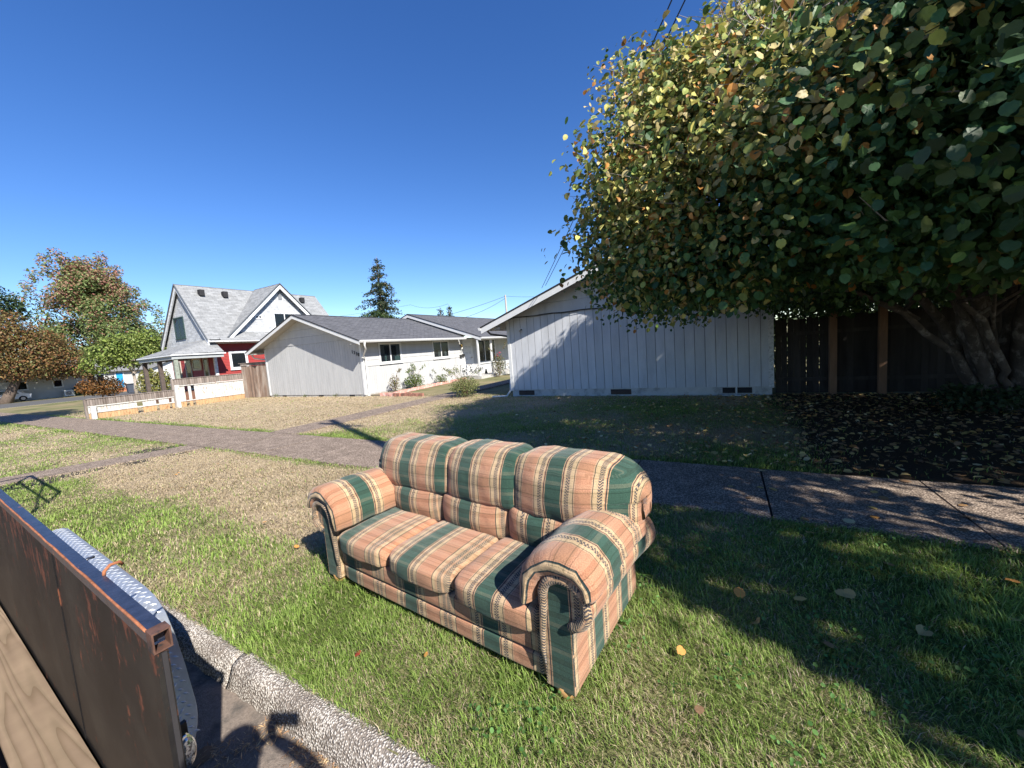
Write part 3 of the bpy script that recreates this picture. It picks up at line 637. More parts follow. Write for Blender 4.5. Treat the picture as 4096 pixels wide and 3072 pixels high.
part('casing', MB().box(-69.5, -69.1, 13.95, 14.8, .05, .75), white, hp); ring = MB()
ring.tube([(-69.1 + .0, 14.3, .4), (-69.06, 14.3, .4)], .25, 16); part('fan_grille', ring, groove, hp)
bn = thing('wheelie_bin', 'dark wheeled bin beside the far blue door steps', 'bin', (-60, 17.1, 0))
part('body', MB().prism([(16.95, 0), (17.4, 0), (17.48, .95), (16.87, .95)], 'x', -60.3, -59.8), M('bin_dark', (.05, .06, .08), .6), bn); part('lid', MB().box(-60.35, -59.72, 16.84, 17.5, .95, 1.03), MATS['bin_dark'], bn)
cw = thing('parked_car', 'white car glimpsed low under the orange tree across the side street', 'car', (-69.2, 9.8, 0))
body = MB().prism([(8.4, .3), (11.3, .3), (11.35, .75), (10.8, .85), (10.3, 1.3), (9.0, 1.32), (8.5, .95), (8.35, .8)], 'x', -69.9, -68.3); part('body', body, M('car_white', (.75, .76, .78), .25), cw)
part('side_window', MB().prism([(8.85, .88), (10.5, .88), (10.15, 1.24), (9.05, 1.25)], 'x', -68.3, -68.28), glassm, cw)
for yy in (9.0, 10.7):
    wh = part('wheel', MB().tube([(-68.5, yy, .3), (-68.27, yy, .3)], .3, 14), M('tyre_black', (.02, .02, .02), .9), cw); part('rim', MB().tube([(-68.27, yy, .3), (-68.25, yy, .3)], .17, 10), M('rim_grey', (.5, .5, .5), .3, metal=.8), wh)

# ================================================================== FENCES, EDGING
wood_grey = M('weathered_wood', (.23, .195, .17), .9, .25, 5, c2=(.15, .12, .10), c2s=6, bump=.4, objvar=.15, stretch=(1, 1, .12))
wood_brown = M('brown_board', (.17, .115, .085), .9, .3, 6, c2=(.28, .24, .20), c2s=2.5, c2lo=.45, c2hi=.6, bump=.4, objvar=.25, stretch=(1, 1, .12))
peel = M('peeling_paint', (.50, .49, .46), .85, .05, 9, c2=(.30, .22, .15), c2s=16, c2lo=.56, c2hi=.62, objvar=.04, stretch=(1, 1, .35), bump=.3)
tanw = M('bare_tan_wood', (.42, .27, .14), .85, .1, 9, c2=(.30, .15, .07), c2s=11, c2lo=.54, c2hi=.62, objvar=.06, stretch=(1, 1, .5))
fx = -25.9
Fn = thing('low_fence', 'low peeling white fence with tan lower boards running from sidewalk to taller gate', 'fence', (fx, 9, 0))
def cutlist(n, miss): return [i for i in range(n) if i not in miss]
def fence_run(y0, y1, ztop, zcap, zband, miss, nb):
    # cap of short grey lapped boards, white boards, rail, tan lower boards
    nc = nb + 6; d = (y1 - y0) / nc
    for i in range(nc):
        t = MB(); a = y0 + i * d; t.prism([(fx + .03, a), (fx + .065, a + .01), (fx + .05, a + d - .01), (fx + .03, a + d)], 'z', zcap, ztop); part('cap_board', t, wood_grey, Fn)
    part('cap_rail', MB().box(fx - .03, fx + .02, y0, y1, zcap, ztop - .01), wood_grey, Fn)
    part('cap_top', MB().box(fx - .07, fx + .09, y0 - .04, y1 + .02, ztop, ztop + .03), wood_grey, Fn)
    part('rail', MB().box(fx - .02, fx + .07, y0, y1, zcap - .06, zcap - .012), peel, Fn)
    part('rail', MB().box(fx - .02, fx + .06, y0, y1, zband - .03, zband + .015), peel, Fn)
    d = (y1 - y0) / nb
    for i in range(nb):
        if i in miss: continue
        a = y0 + i * d; g_ = .006
        part('picket', MB().box(fx + random.uniform(0, .006), fx + .024, a + g_, a + d - g_, zband + .015, zcap - .06), peel, Fn)
        part('lower_board', MB().box(fx + random.uniform(.0, .008), fx + .028, a + g_ * .6, a + d - g_ * .6, -.03, zband - .035), tanw, Fn)
fence_run(5.85, 9.05, .93, .62, .30, (16, 17, 23, 28), 30)
fence_run(9.15, 12.6, 1.50, 1.17, .30, (3, 5), 24)
for (yy, z) in ((5.98, .90), (9.18, 1.5)):
    part('fence_post', MB().box(fx + .03, fx + .17, yy - .07, yy + .10, -.1, z - .30), peel, Fn)
part('fence_post', MB().box(fx - .1, fx + .02, 5.76, 5.84, -.1, .93), wood_grey, Fn); part('fence_post', MB().box(fx - .1, fx + .03, 9.05, 9.14, -.1, 1.52), wood_grey, Fn)
Gt = thing('board_fence', 'short tall brown weathered board fence between low white fence and grey duplex', 'fence', (-24.9, 12.9, 0))
n = 19
for i in range(n):
    a = Vector((-25.85, 12.5)).lerp(Vector((-24.07, 13.15)), i / n); b_ = Vector((-25.85, 12.5)).lerp(Vector((-24.07, 13.15)), (i + .93) / n)
    t = MB(); t.prism([(a.x, a.y), (b_.x, b_.y), (b_.x + .01, b_.y + .03), (a.x + .01, a.y + .03)], 'z', 0, 1.93); part('board', t, wood_brown, Gt)
    t = MB(); t.prism([(a.x, a.y - .03), (b_.x, b_.y - .045), (b_.x + .01, b_.y), (a.x + .01, a.y)], 'z', 1.95, 2.10); part('cap_board', t, wood_grey, Gt)
part('cap_top', MB().prism([(-25.9, 12.40), (-24.05, 13.06), (-24.1, 13.2), (-25.95, 12.56)], 'z', 2.10, 2.13), wood_grey, Gt)
# back fence under the big tree
Bf = thing('dark_fence', 'tall dark board fence in deep shade behind the big multi trunk tree', 'fence', (4, 13, 0))
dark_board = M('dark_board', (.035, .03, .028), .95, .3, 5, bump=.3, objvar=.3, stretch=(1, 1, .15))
x = 1.2; i = 0
while x < 12:
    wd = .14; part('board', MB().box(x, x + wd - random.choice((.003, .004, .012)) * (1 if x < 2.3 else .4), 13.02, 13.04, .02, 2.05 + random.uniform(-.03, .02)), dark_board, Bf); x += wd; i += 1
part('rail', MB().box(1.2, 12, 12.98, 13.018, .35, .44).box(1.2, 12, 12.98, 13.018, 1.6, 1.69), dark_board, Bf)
for px in (2.36, 3.33, 5.6, 7.9): part('fence_post', MB().box(px, px + .15, 12.84, 12.978, 0, 2.35), M('brown_post', (.20, .115, .07), .9, .2, 6, objvar=.1, stretch=(1, 1, .2)), Bf)
tree_obj('hedge', 'dark evergreen hedge rising behind the dark fence', 'hedge', (6, 16.5, 0), [(1.9 + i * 1.1 + random.uniform(-.2, .2), 16.4, 2.3 + random.uniform(-.1, .6), .9, .9, 2.6) for i in range(14)], 30000, .2, [(.03, .05, .02), (.045, .07, .025)], (1, 1), .12, trans=.15, limbs=3, trunk_top=(6, 16.5, 2))
# brick edging of the flower bed
Ed = thing('brick_edging', 'row of red and dusty pink bricks edging the flower bed along the duplex', 'edging', (-13, 15, 0))
pink = M('pink_brick', (.62, .30, .24), .9, .12, 9, c2=(.66, .52, .46), c2s=7, objvar=.12, bump=.3); rb = M('brown_brick', (.36, .17, .12), .9, .2, 9, c2=(.2, .12, .09), c2s=7, objvar=.15)
def brick_at(x, y, ang, m, L=.2, W=.1, H=.13):
    t = MB(); c, s_ = math.cos(ang), math.sin(ang); q = [(x + c * a - s_ * b_, y + s_ * a + c * b_) for a, b_ in ((-L / 2, -W / 2), (L / 2, -W / 2), (L / 2, W / 2), (-L / 2, W / 2))]
    t.prism(q, 'z', -.03, H + random.uniform(-.01, .015)); part('brick', t, m, Ed)
for i in range(12): brick_at(-14.6 + i * .245, 13.1 - .03 * i * (1 if i < 6 else .6) + random.uniform(-.02, .02), random.uniform(-.12, .12), rb if i > 3 else pink, .21, .1, .14)
for i in range(38):
    t_ = i / 37; brick_at(-14.1 - 1.0 * t_ ** .6, 13.4 + 7.2 * t_, math.pi / 2 + .12 + random.uniform(-.06, .06), pink, .185, .1, .10 + .02 * (i % 2))
struct('garden_bed', MB().prism([(-15.64, 13.3), (-14.2, 13.2), (-14.75, 16), (-15.0, 20.6), (-15.64, 20.8)], 'z', -.06, .03), M('bed_soil', (.24, .19, .13), .95, .25, 20, bump=.6))

# ================================================================== SOFA
def plaid(name, P):
    m, n, l, b = newmat(name); uv = n.new('ShaderNodeUVMap'); sx = n.new('ShaderNodeSeparateXYZ'); 
    nd = n.new('ShaderNodeTexNoise'); nd.inputs['Scale'].default_value = 5; nd.inputs['Detail'].default_value = 2
    l.new(uv.outputs[0], nd.inputs['Vector'])
    vm = n.new('ShaderNodeVectorMath'); vm.operation = 'MULTIPLY_ADD'; vm.inputs[1].default_value = (.012, .012, 0); l.new(nd.outputs['Color'], vm.inputs[0]); l.new(uv.outputs[0], vm.inputs[2]); l.new(vm.outputs[0], sx.inputs[0])
    def MA(op, a, c, c2=None):
        q = n.new('ShaderNodeMath'); q.operation = op
        for i, z in enumerate((a, c, c2)):
            if z is None: continue
            if isinstance(z, (int, float)): q.inputs[i].default_value = z
            else: l.new(z, q.inputs[i])
        return q.outputs[0]
    def fold(x, P): # distance to nearest multiple of P
        a = MA('DIVIDE', x, P); a = MA('ADD', a, .5); a = MA('FRACT', a, 0); a = MA('SUBTRACT', a, .5); a = MA('ABSOLUTE', a, 0); return MA('MULTIPLY', a, P)
    X, Y = sx.outputs[0], sx.outputs[1]
    u = fold(X, P); un = MA('DIVIDE', u, .36)
    green = (.032, .072, .052); cream = (.45, .315, .18); rust = (.385, .19, .108); dk = (.06, .055, .06); tan = (.41, .25, .145); dgr = (.02, .035, .035)
    S = [(0, green), (.060, tan), (.066, dgr), (.072, rust), (.076, cream), (.089, dk), (.119, cream), (.145, dgr), (.150, tan), (.158, rust), (.285, dgr), (.290, cream), (.310, tan), (.326, dk), (.352, tan)]
    r = ramp(n, [(a / .36, c) for a, c in S], 'CONSTANT'); l.new(un, r.inputs[0])
    # herringbone : where the ramp is dark stripe, diagonal dashes of cream
    tri = MA('PINGPONG', X, .016); z = MA('ADD', MA('MULTIPLY', tri, 1.0), Y); hb = MA('FRACT', MA('DIVIDE', z, .0165), 0); hbm = MA('GREATER_THAN', hb, .60)
    inA = MA('MULTIPLY', MA('GREATER_THAN', u, .089), MA('LESS_THAN', u, .119)); inB = MA('MULTIPLY', MA('GREATER_THAN', u, .326), MA('LESS_THAN', u, .352)); inn = MA('ADD', inA, inB); hm = MA('MULTIPLY', inn, hbm)
    mx = n.new('ShaderNodeMix'); mx.data_type = 'RGBA'; l.new(hm, mx.inputs[0]); l.new(r.outputs[0], mx.inputs[6]); mx.inputs[7].default_value = col4(cream)
    # cross bands
    v = fold(Y, .345); vn = MA('DIVIDE', v, .18)
    C1 = (1, 1, 1); dkl = (.42, .46, .42); lt = (1.0, 1.0, 1.0); md = (.80, .82, .78)
    r2 = ramp(n, [(0, md), (.16, dkl), (.185, md), (.24, C1), (.30, (.55, .6, .62)), (.32, C1), (.62, (.78, .72, .68)), (.76, dkl), (.785, C1), (.94, (.72, .7, .66))], 'CONSTANT'); l.new(vn, r2.inputs[0])
    m2 = n.new('ShaderNodeMix'); m2.data_type = 'RGBA'; m2.blend_type = 'MULTIPLY'; m2.inputs[0].default_value = .85; l.new(mx.outputs[2], m2.inputs[6]); l.new(r2.outputs[0], m2.inputs[7])
    # a pale weft band that lightens the rust and green
    b3 = MA('MULTIPLY', MA('GREATER_THAN', v, .058), MA('LESS_THAN', v, .082)); b3 = MA('MULTIPLY', b3, .10)
    m3 = n.new('ShaderNodeMix'); m3.data_type = 'RGBA'; l.new(b3, m3.inputs[0]); l.new(m2.outputs[2], m3.inputs[6]); m3.inputs[7].default_value = (.45, .33, .20, 1)
    # woven speckle, wear
    nz = n.new('ShaderNodeTexNoise'); nz.inputs['Scale'].default_value = 170; nz.inputs['Detail'].default_value = 4; l.new(uv.outputs[0], nz.inputs['Vector'])
    n4 = n.new('ShaderNodeTexNoise'); n4.inputs['Scale'].default_value = 4; n4.inputs['Detail'].default_value = 6; tc = n.new('ShaderNodeTexCoord'); l.new(tc.outputs['Object'], n4.inputs['Vector'])
    va = MA('ADD', MA('MULTIPLY', nz.outputs['Fac'], 1.5), MA('MULTIPLY', n4.outputs['Fac'], .5)); va = MA('ADD', va, .03)
    hs = n.new('ShaderNodeHueSaturation'); hs.inputs['Saturation'].default_value = .98; l.new(m3.outputs[2], hs.inputs['Color']); l.new(va, hs.inputs['Value']); l.new(hs.outputs[0], b.inputs['Base Color'])
    b.inputs['Roughness'].default_value = .95; b.inputs['Specular IOR Level'].default_value = .15; b.inputs['Sheen Weight'].default_value = .15
    # ribs + cloth wrinkles
    rib = MA('SINE', MA('MULTIPLY', X, 1250), 0); wr = n.new('ShaderNodeTexNoise'); wr.inputs['Scale'].default_value = 9; wr.inputs['Detail'].default_value = 3; l.new(tc.outputs['Object'], wr.inputs['Vector'])
    bu = n.new('ShaderNodeBump'); bu.inputs['Strength'].default_value = .35; bu.inputs['Distance'].default_value = .0015; l.new(rib, bu.inputs['Height'])
    b2 = n.new('ShaderNodeBump'); b2.inputs['Strength'].default_value = .5; b2.inputs['Distance'].default_value = .02; l.new(wr.outputs['Fac'], b2.inputs['Height']); l.new(bu.outputs[0], b2.inputs['Normal']); l.new(b2.outputs[0], b.inputs['Normal'])
    return m
PL72 = plaid('plaid_wide', .72); PL42 = plaid('plaid_back', .415); PL46 = plaid('plaid_arm', .44)
# local frame: s from right end to left, d depth to the back, z up
sA = Vector((-.707, 1.688, 0)); su = Vector((-.99470, .10284, 0)); sn = Vector((.10284, .99470, 0)); SL_ = 2.31
Sofa = thing('sofa', 'three seat plaid sofa in rust, green and cream standing on the grass verge', 'sofa', tuple(sA + su * SL_ / 2 + sn * .5))
def SW(s, d, z): return sA + su * s + sn * d + Vector((0, 0, z))
def grid_part(name, fn, nu, nv, uvf, mat, closed_u=False, label=None, parent=Sofa, caps=False):
    """surface patch P(i,j) -> (s,d,z) in sofa frame"""
    V = []; UV = []; 
    for i in range(nu + 1):
        for j in range(nv + 1):
            p = fn(i / nu, j / nv); V.append(p); UV.append(uvf(p, i / nu, j / nv))
    t = MB(); t.v = [tuple(SW(*p)) for p in V]; t.hasuv = True
    for i in range(nu):
        for j in range(nv):
            q = (i * (nv + 1) + j, (i + 1) * (nv + 1) + j, (i + 1) * (nv + 1) + j + 1, i * (nv + 1) + j + 1)
            t.f.append(q); t.uv.append([UV[k] for k in q])
    if caps:
        for i in (0, nu):
            q = tuple(i * (nv + 1) + j for j in range(nv)); 
            if i: q = q[::-1]
            t.f.append(q); t.uv.append([UV[k] for k in q])
    return part(name, t, mat, parent, True, label)
def cushion(name, c, h, e=5., puff=(0, 0, 0), mat=None, uvf=None, warp=None, n=16, parent=Sofa, label=None, wr=.006, seed=0):
    """superellipsoid cushion; c centre, h half sizes (s,d,z)"""
    t = MB(); t.hasuv = True; idx = {}
    def V(p):
        k = (round(p[0], 4), round(p[1], 4), round(p[2], 4))
        if k in idx: return idx[k]
        q = Vector(p); nn = (abs(q.x) ** e + abs(q.y) ** e + abs(q.z) ** e) ** (1 / e); q = q / nn
        f = [(1 + puff[a] * (1 - q[(a + 1) % 3] ** 2) * (1 - q[(a + 2) % 3] ** 2)) for a in range(3)]
        r = [c[a] + h[a] * q[a] * f[a] for a in range(3)]
        if warp: r = warp(r, q)
        nz = mnoise.noise_vector((r[0] * 7 + seed, r[1] * 7, r[2] * 7)) * wr + mnoise.noise_vector((r[0] * 22 + seed, r[1] * 22, r[2] * 22)) * wr * .35
        r = (r[0] + nz.x, r[1] + nz.y, r[2] + nz.z)
        idx[k] = len(t.v); t.v.append(r); return idx[k]
    cc = [-math.cos(math.pi * (.0 + i / n)) for i in range(n + 1)]
    cc = [.6 * a + .4 * (2 * i / n - 1) for i, a in enumerate(cc)]
    for ax in range(3):
        for sg in (-1, 1):
            for i in range(n):
                for j in range(n):
                    ps = []
                    for (a, b_) in ((i, j), (i + 1, j), (i + 1, j + 1), (i, j + 1)):
                        p = [0, 0, 0]; p[ax] = sg; p[(ax + 1) % 3] = cc[a]; p[(ax + 2) % 3] = cc[b_]; ps.append(V(p))
                    if sg < 0: ps = ps[::-1]
                    ps = ps[::-1]   # the (s,d,z) frame is left handed
                    t.f.append(tuple(ps)); t.uv.append([uvf(t.v[k], ax) for k in ps])
    t.v = [tuple(SW(*p)) for p in t.v]
    return part(name, t, mat, parent, True, label)
uvs_ = lambda off=0: (lambda r, ax: (r[0] - .56 + off, r[2] + r[1]))
# base
BW = 2.13
def lowwarp(r, q): return r
base = cushion('base_rail', (SL_ / 2, .5, .105), (BW / 2 - .03, .492, .062), 14, (0, 0, 0), PL72, uvs_(), n=14, wr=.003, parent=Sofa)
cushion('front_band', (SL_ / 2, .30, .236), (BW / 2 - .03, .292, .068), 12, (0, 0, 0), PL72, uvs_(), n=14, wr=.004)
cushion('back_panel', (SL_ / 2, .93, .50), (SL_ / 2 - .02, .10, .43), 8, (0, .3, 0), PL72, uvs_(), n=12, wr=.005)
cushion('deck', (SL_ / 2, .55, .27), (BW / 2 - .03, .4, .06), 10, (0, 0, 0), PL72, uvs_(), n=8)
# seat cushions
for k, (a, b_) in enumerate(((.185, .845), (.868, 1.492), (1.515, 2.135))):
    def seatwarp(r, q, k=k):
        r = list(r); r[2] -= .018 * (1 - r[1] / .3) if r[1] < .3 else 0; return r
    cushion('seat_cushion', ((a + b_) / 2, .295, .388), ((b_ - a) / 2, .325, .082), 6.5, (.0, .05, .16), PL72, uvs_(), warp=seatwarp, n=26, seed=k * 9, wr=.007)
# lumbar rolls
for k, (a, b_) in enumerate(((.17, .78), (.785, 1.455), (1.46, 2.12))):
    cushion('lumbar_cushion', ((a + b_) / 2, .66, .56), ((b_ - a) / 2 + .006, .13, .15), 5.8, (.0, .35, .0), PL72, (lambda k: lambda r, ax: (r[0] - (.52, 1.16, 1.86)[k], r[2] - r[1] * .3))(k), n=18, seed=k * 5 + 2, wr=.009)
# upper back cushions : lean back and roll over the top
def upwarp(side):
    def f(r, q):
        r = list(r); zz = (r[2] - .86); r[1] += .22 * zz + .25 * max(0, zz - .06) ** 1.0 * .5
        r[1] += .06 * max(0, -zz)  # tuck under
        if side: # rounded outer top corner
            ds = (-(r[0] - .18) if side < 0 else (r[0] - 2.13)); 
            if ds > 0: r[2] -= ds * ds * 1.3 * (1 if zz > 0 else .1); r[1] += ds * .28
        return r
    return f
for k, (a, b_, sd, off) in enumerate(((-.165, .745, -1, .374), (.69, 1.40, 0, 1.165), (1.36, 2.42, 1, 1.86))):
    cushion('back_cushion', ((a + b_) / 2, .715, .872), ((b_ - a) / 2, .165, .21), 6.2, (.0, .22, .05 if sd == 0 else .02), PL42, (lambda off, m0=(a + b_) / 2, hh=(b_ - a) / 2: lambda r, ax: (r[0] - off + math.copysign(.10, r[0] - m0) * max(0, (abs(r[0] - m0) / hh - .82) / .18) ** 2, (r[2] + (r[1] if r[2] > 1.0 else .8)) + .05))(off), warp=upwarp(sd), n=28, seed=k * 7 + 1, wr=.011)
# arms
def arm(mir):
    T = (lambda s: SL_ - s) if mir else (lambda s: s)
    A_ = link('arm', None, None, Sofa); P = Sofa
    def MKgrid(name, fn, nu, nv, uvf, mat, caps=False, parent=None):
        return grid_part(name, lambda a, b_: (lambda p: (T(p[0]), p[1], p[2]))(fn(a, b_)), nu, nv, lambda p, a, b_: uvf((T(p[0]), p[1], p[2]), a, b_), mat, parent=parent, caps=caps)
    # profile: outer wall up, roll, inner wall down
    c = (.025, .555); r = .150
    prof = [(0.0, .045), (.0, .15), (.0, .28), (-.005, .40), (-.03, .425)]
    for a in np.linspace(math.radians(238), math.radians(-8), 18): prof.append((c[0] - r * math.cos(a) * -1 * 1.0, c[1] + r * math.sin(a)))
    prof = [(0.0, .048), (.0, .15), (.0, .28), (-.004, .395)]
    for a in np.linspace(math.radians(236), math.radians(0), 18): prof.append((c[0] + r * math.cos(a), c[1] + r * math.sin(a)))
    prof += [(.17, .40), (.17, .25), (.165, .048)]
    acc = [0]
    for i in range(1, len(prof)): acc.append(acc[-1] + math.dist(prof[i], prof[i - 1]))
    m = len(prof) - 1
    def body(a, b_):
        i = min(int(round(b_ * m)), m); p = prof[i]; d = .0 + a * 1.0
        out = .03 * max(0, (a - .7) / .3) if p[0] < 0 else 0
        return (p[0] - out, d, p[1] - .05 * a * (1 if p[1] > .4 else 0))
    o = MKgrid('arm', body, 12, m, lambda p, a, b_: (p[1] - .33, acc[min(int(round(b_ * m)), m)]), PL46, parent=P)
    bpy.data.objects.remove(A_)
    # front panel : fabric cut so the stripes run upright
    poly = [(p[0], p[1]) for p in prof]
    t = MB(); t.hasuv = True; cen = (.08, .35)
    dep = lambda: -.012
    pts = [tuple(SW(T(p[0]), dep(), p[1])) for p in poly]; uu = [(p[0] - .072, p[1]) for p in poly]
    if mir: pts = pts[::-1]; uu = uu[::-1]
    t.v = pts; t.f = [tuple(range(len(pts)))]; t.uv = [uu]
    back = [tuple(SW(T(p[0]), .002, p[1])) for p in poly];
    if mir: back = back[::-1]
    nP = len(pts); t.v += back
    for i in range(nP): j = (i + 1) % nP; t.f.append((i, i + nP, j + nP, j)); t.uv.append([uu[i], uu[i], uu[j], uu[j]])
    part('arm_front', t, PL72, o)
    # welt: fat padded tube from low inner side, over the roll, curling to the outside
    pth = [(.165, .17), (.172, .25), (.168, .34), (.158, .44), (.152, .50)]
    for a in np.linspace(math.radians(-2), math.radians(180), 13): pth.append((c[0] + .003 + .125 * math.cos(a), c[1] + .005 + .125 * math.sin(a)))
    for a in np.linspace(math.radians(196), math.radians(262), 6): pth.append((c[0] + .00 + .125 * math.cos(a), c[1] + .005 + .125 * math.sin(a)))
    rad = [.006, .014, .018, .020, .022] + [.025 + .006 * math.sin(i / 12 * 3.1) for i in range(13)] + [.030, .030, .029, .028, .026, .018]
    rad = [q * (1 + .06 * math.sin(i * 2.3)) for i, q in enumerate(rad)]
    tb = MB(); tb.tube([SW(T(p[0]), -.018, p[1]) for p in pth], rad, 12, True, True, .09); tb.uv = [[(abs(q[1] - .08) * .55 + .296, q[0]) for q in f] for f in tb.uv]
    part('welt', tb, PL72, o, True)
    # arm pad: thick cushion folded over the roll
    arc = [(.255, .50), (.248, .58), (.225, .655), (.175, .715), (.10, .752), (.02, .757), (-.055, .735), (-.105, .69), (-.125, .635)]
    th = [.036, .050, .058, .062, .064, .064, .062, .056, .042]
    L = []
    for i, p in enumerate(arc):
        a = arc[max(i - 1, 0)]; b2 = arc[min(i + 1, len(arc) - 1)]; dx, dz = b2[0] - a[0], b2[1] - a[1]; q = math.hypot(dx, dz); nx, nz_ = dz / q, -dx / q
        L.append((p, (nx, nz_), th[i]))
    ring = []   # closed loop: outer side then inner side ; (point idx, sign)
    for i in range(len(arc)): ring.append((i, -1))
    ring.append((len(arc) - 1, 0)); 
    for i in reversed(range(len(arc))): ring.append((i, 1))
    ring.append((0, 0))
    m2 = len(ring)
    def pad(a, b_):
        d = -.062 + a * .90
        e = min(1, math.sqrt(max(0, 1 - (1 - min(a / .07, 1)) ** 2)) * 1.0) if a < .07 else (math.sqrt(max(0, 1 - ((a - .93) / .07) ** 2)) if a > .93 else 1)
        e = max(e, .12)
        i, sg = ring[int(round(b_ * m2)) % m2]; p, nn, tt = L[i]
        ex = .022 * (1 if i == len(arc) - 1 else -1 if i == 0 else 0) * (1 if sg == 0 else 0)
        tdir = (arc[i][0] - arc[i - 1][0], arc[i][1] - arc[i - 1][1]) if i == len(arc) - 1 else (arc[1][0] - arc[0][0], arc[1][1] - arc[0][1])
        s = p[0] + nn[0] * sg * tt * e; z = p[1] + nn[1] * sg * tt * e
        if sg == 0:
            ln = math.hypot(*tdir); s += tdir[0] / ln * ex * e * 1.4; z += tdir[1] / ln * ex * e * 1.4
        z += .012 * math.sin(a * 3.1) - .045 * a * a
        # gathered folds near the front
        f = max(0, 1 - a / .12); s += f * .006 * math.sin(i * 4.1 + a * 60); z += f * .006 * math.sin(i * 5.3 + a * 40)
        nz = mnoise.noise_vector((s * 9 + mir * 5, d * 9, z * 9)) * .009
        return (s + nz.x, d + nz.y, z + nz.z)
    arcl = [0]
    for i in range(1, m2 + 1): arcl.append(arcl[-1] + (.085 if i not in (len(arc), len(arc) + 1, m2, m2 - 1) else .045))
    MKgrid('arm_pad', pad, 40, m2, lambda p, a, b_: (p[1] - .24, arcl[int(round(b_ * m2))] * 1.0), PL72, caps=True, parent=P)
arm(False); arm(True)
# end panel of the arm outside lower (stripes upright) comes with the arm; wooden feet
footm = M('foot_wood', (.42, .24, .09), .75, .12, 12)
for (s, d) in ((.08, .045), (2.23, .045), (.09, .92), (2.22, .92)):
    p = SW(s, d, 0); t = MB(); t.tube([p + Vector((0, 0, -.02)), p + Vector((0, 0, .02)), p + Vector((0, 0, .055))], [.05, .056, .06], 14); part('foot', t, footm, Sofa, True)

# ================================================================== TRAILER
TO = V3((-1.52, .40, 1.07)); TD = V3((-.9989, .0231, .0404)).normalized(); TN = V3((.0231, .99973, 0)); TU = TN.cross(TD)
def TW(a, n_, v): return TO + TD * a + TN * n_ + TU * v
TF = (TO, TD, TU, TN)      # u forward, v up, n lateral
Tr = thing('utility_trailer', 'black rusty steel sided utility trailer with wooden deck parked at the kerb', 'trailer', tuple(TW(2.5, -.9, -1.2)))
def black_steel():
    m, n, l, b = newmat('rusty_black_steel'); tc = n.new('ShaderNodeTexCoord'); mp = n.new('ShaderNodeMapping'); mp.inputs['Scale'].default_value = (1, 1, .45); l.new(tc.outputs['Object'], mp.inputs[0])
    no = n.new('ShaderNodeTexNoise'); no.inputs['Scale'].default_value = 9; no.inputs['Detail'].default_value = 10; no.inputs['Roughness'].default_value = .75; l.new(mp.outputs[0], no.inputs['Vector'])
    sx = n.new('ShaderNodeSeparateXYZ'); l.new(tc.outputs['Object'], sx.inputs[0])
    mr = n.new('ShaderNodeMapRange'); mr.inputs[1].default_value = .6; mr.inputs[2].default_value = 1.35; mr.inputs[3].default_value = -.06; mr.inputs[4].default_value = .12; l.new(sx.outputs[2], mr.inputs[0])
    ad = n.new('ShaderNodeMath'); ad.operation = 'ADD'; l.new(no.outputs['Fac'], ad.inputs[0]); l.new(mr.outputs[0], ad.inputs[1])
    n2 = n.new('ShaderNodeTexNoise'); n2.inputs['Scale'].default_value = 2.2; n2.inputs['Detail'].default_value = 7; n2.inputs['Roughness'].default_value = .6; l.new(tc.outputs['Object'], n2.inputs['Vector'])
    base = ramp(n, [(.3, (.005, .005, .006)), (.5, (.013, .012, .012)), (.68, (.030, .027, .023))]); l.new(n2.outputs['Fac'], base.inputs[0])
    mask = ramp(n, [(.555, (0, 0, 0)), (.60, (.9, .9, .9))]); l.new(ad.outputs[0], mask.inputs[0])
    ru = ramp(n, [(.5, (.10, .035, .02)), (.75, (.20, .07, .033))]); l.new(no.outputs['Fac'], ru.inputs[0])
    mx = n.new('ShaderNodeMix'); mx.data_type = 'RGBA'; l.new(mask.outputs[0], mx.inputs[0]); l.new(base.outputs[0], mx.inputs[6]); l.new(ru.outputs[0], mx.inputs[7]); l.new(mx.outputs[2], b.inputs['Base Color'])
    rr = n.new('ShaderNodeMapRange'); b.inputs['Specular IOR Level'].default_value = .25; rr.inputs[3].default_value = .5; rr.inputs[4].default_value = .9; l.new(mask.outputs[0], rr.inputs[0]); l.new(rr.outputs[0], b.inputs['Roughness'])
    bu = n.new('ShaderNodeBump'); bu.inputs['Strength'].default_value = .3; bu.inputs['Distance'].default_value = .01; l.new(n2.outputs['Fac'], bu.inputs['Height']); l.new(bu.outputs[0], b.inputs['Normal'])
    return m
steel = black_steel(); rail_m = M('navy_worn_paint', (.025, .03, .05), .28, .3, 20, c2=(.26, .08, .04), c2s=9, c2lo=.64, c2hi=.66, spec=.6, bump=.15, bscale=60)
rustm = M('rust', (.30, .11, .05), .9, .3, 30)
LT = 8.2
def stw(name, args, mat, parent=Tr, **k): return part(name, MB().fbox(TF, *args), mat, parent, **k)
stw('side_panel', (.045, LT, -1.10, -.045, -.004, .0), steel)
top = stw('top_rail', (.045, LT, -.048, 0, -.008, .030), rail_m)
# rusty weld line along the inner top edge
wl = MB(); wl.tube([TW(.05 + i * .12, -.0085 + .0006 * math.sin(i * 3), -.003 + .0006 * math.sin(i * 1.7)) for i in range(60)], .0045, 5); part('weld_bead', wl, rustm, Tr, True)
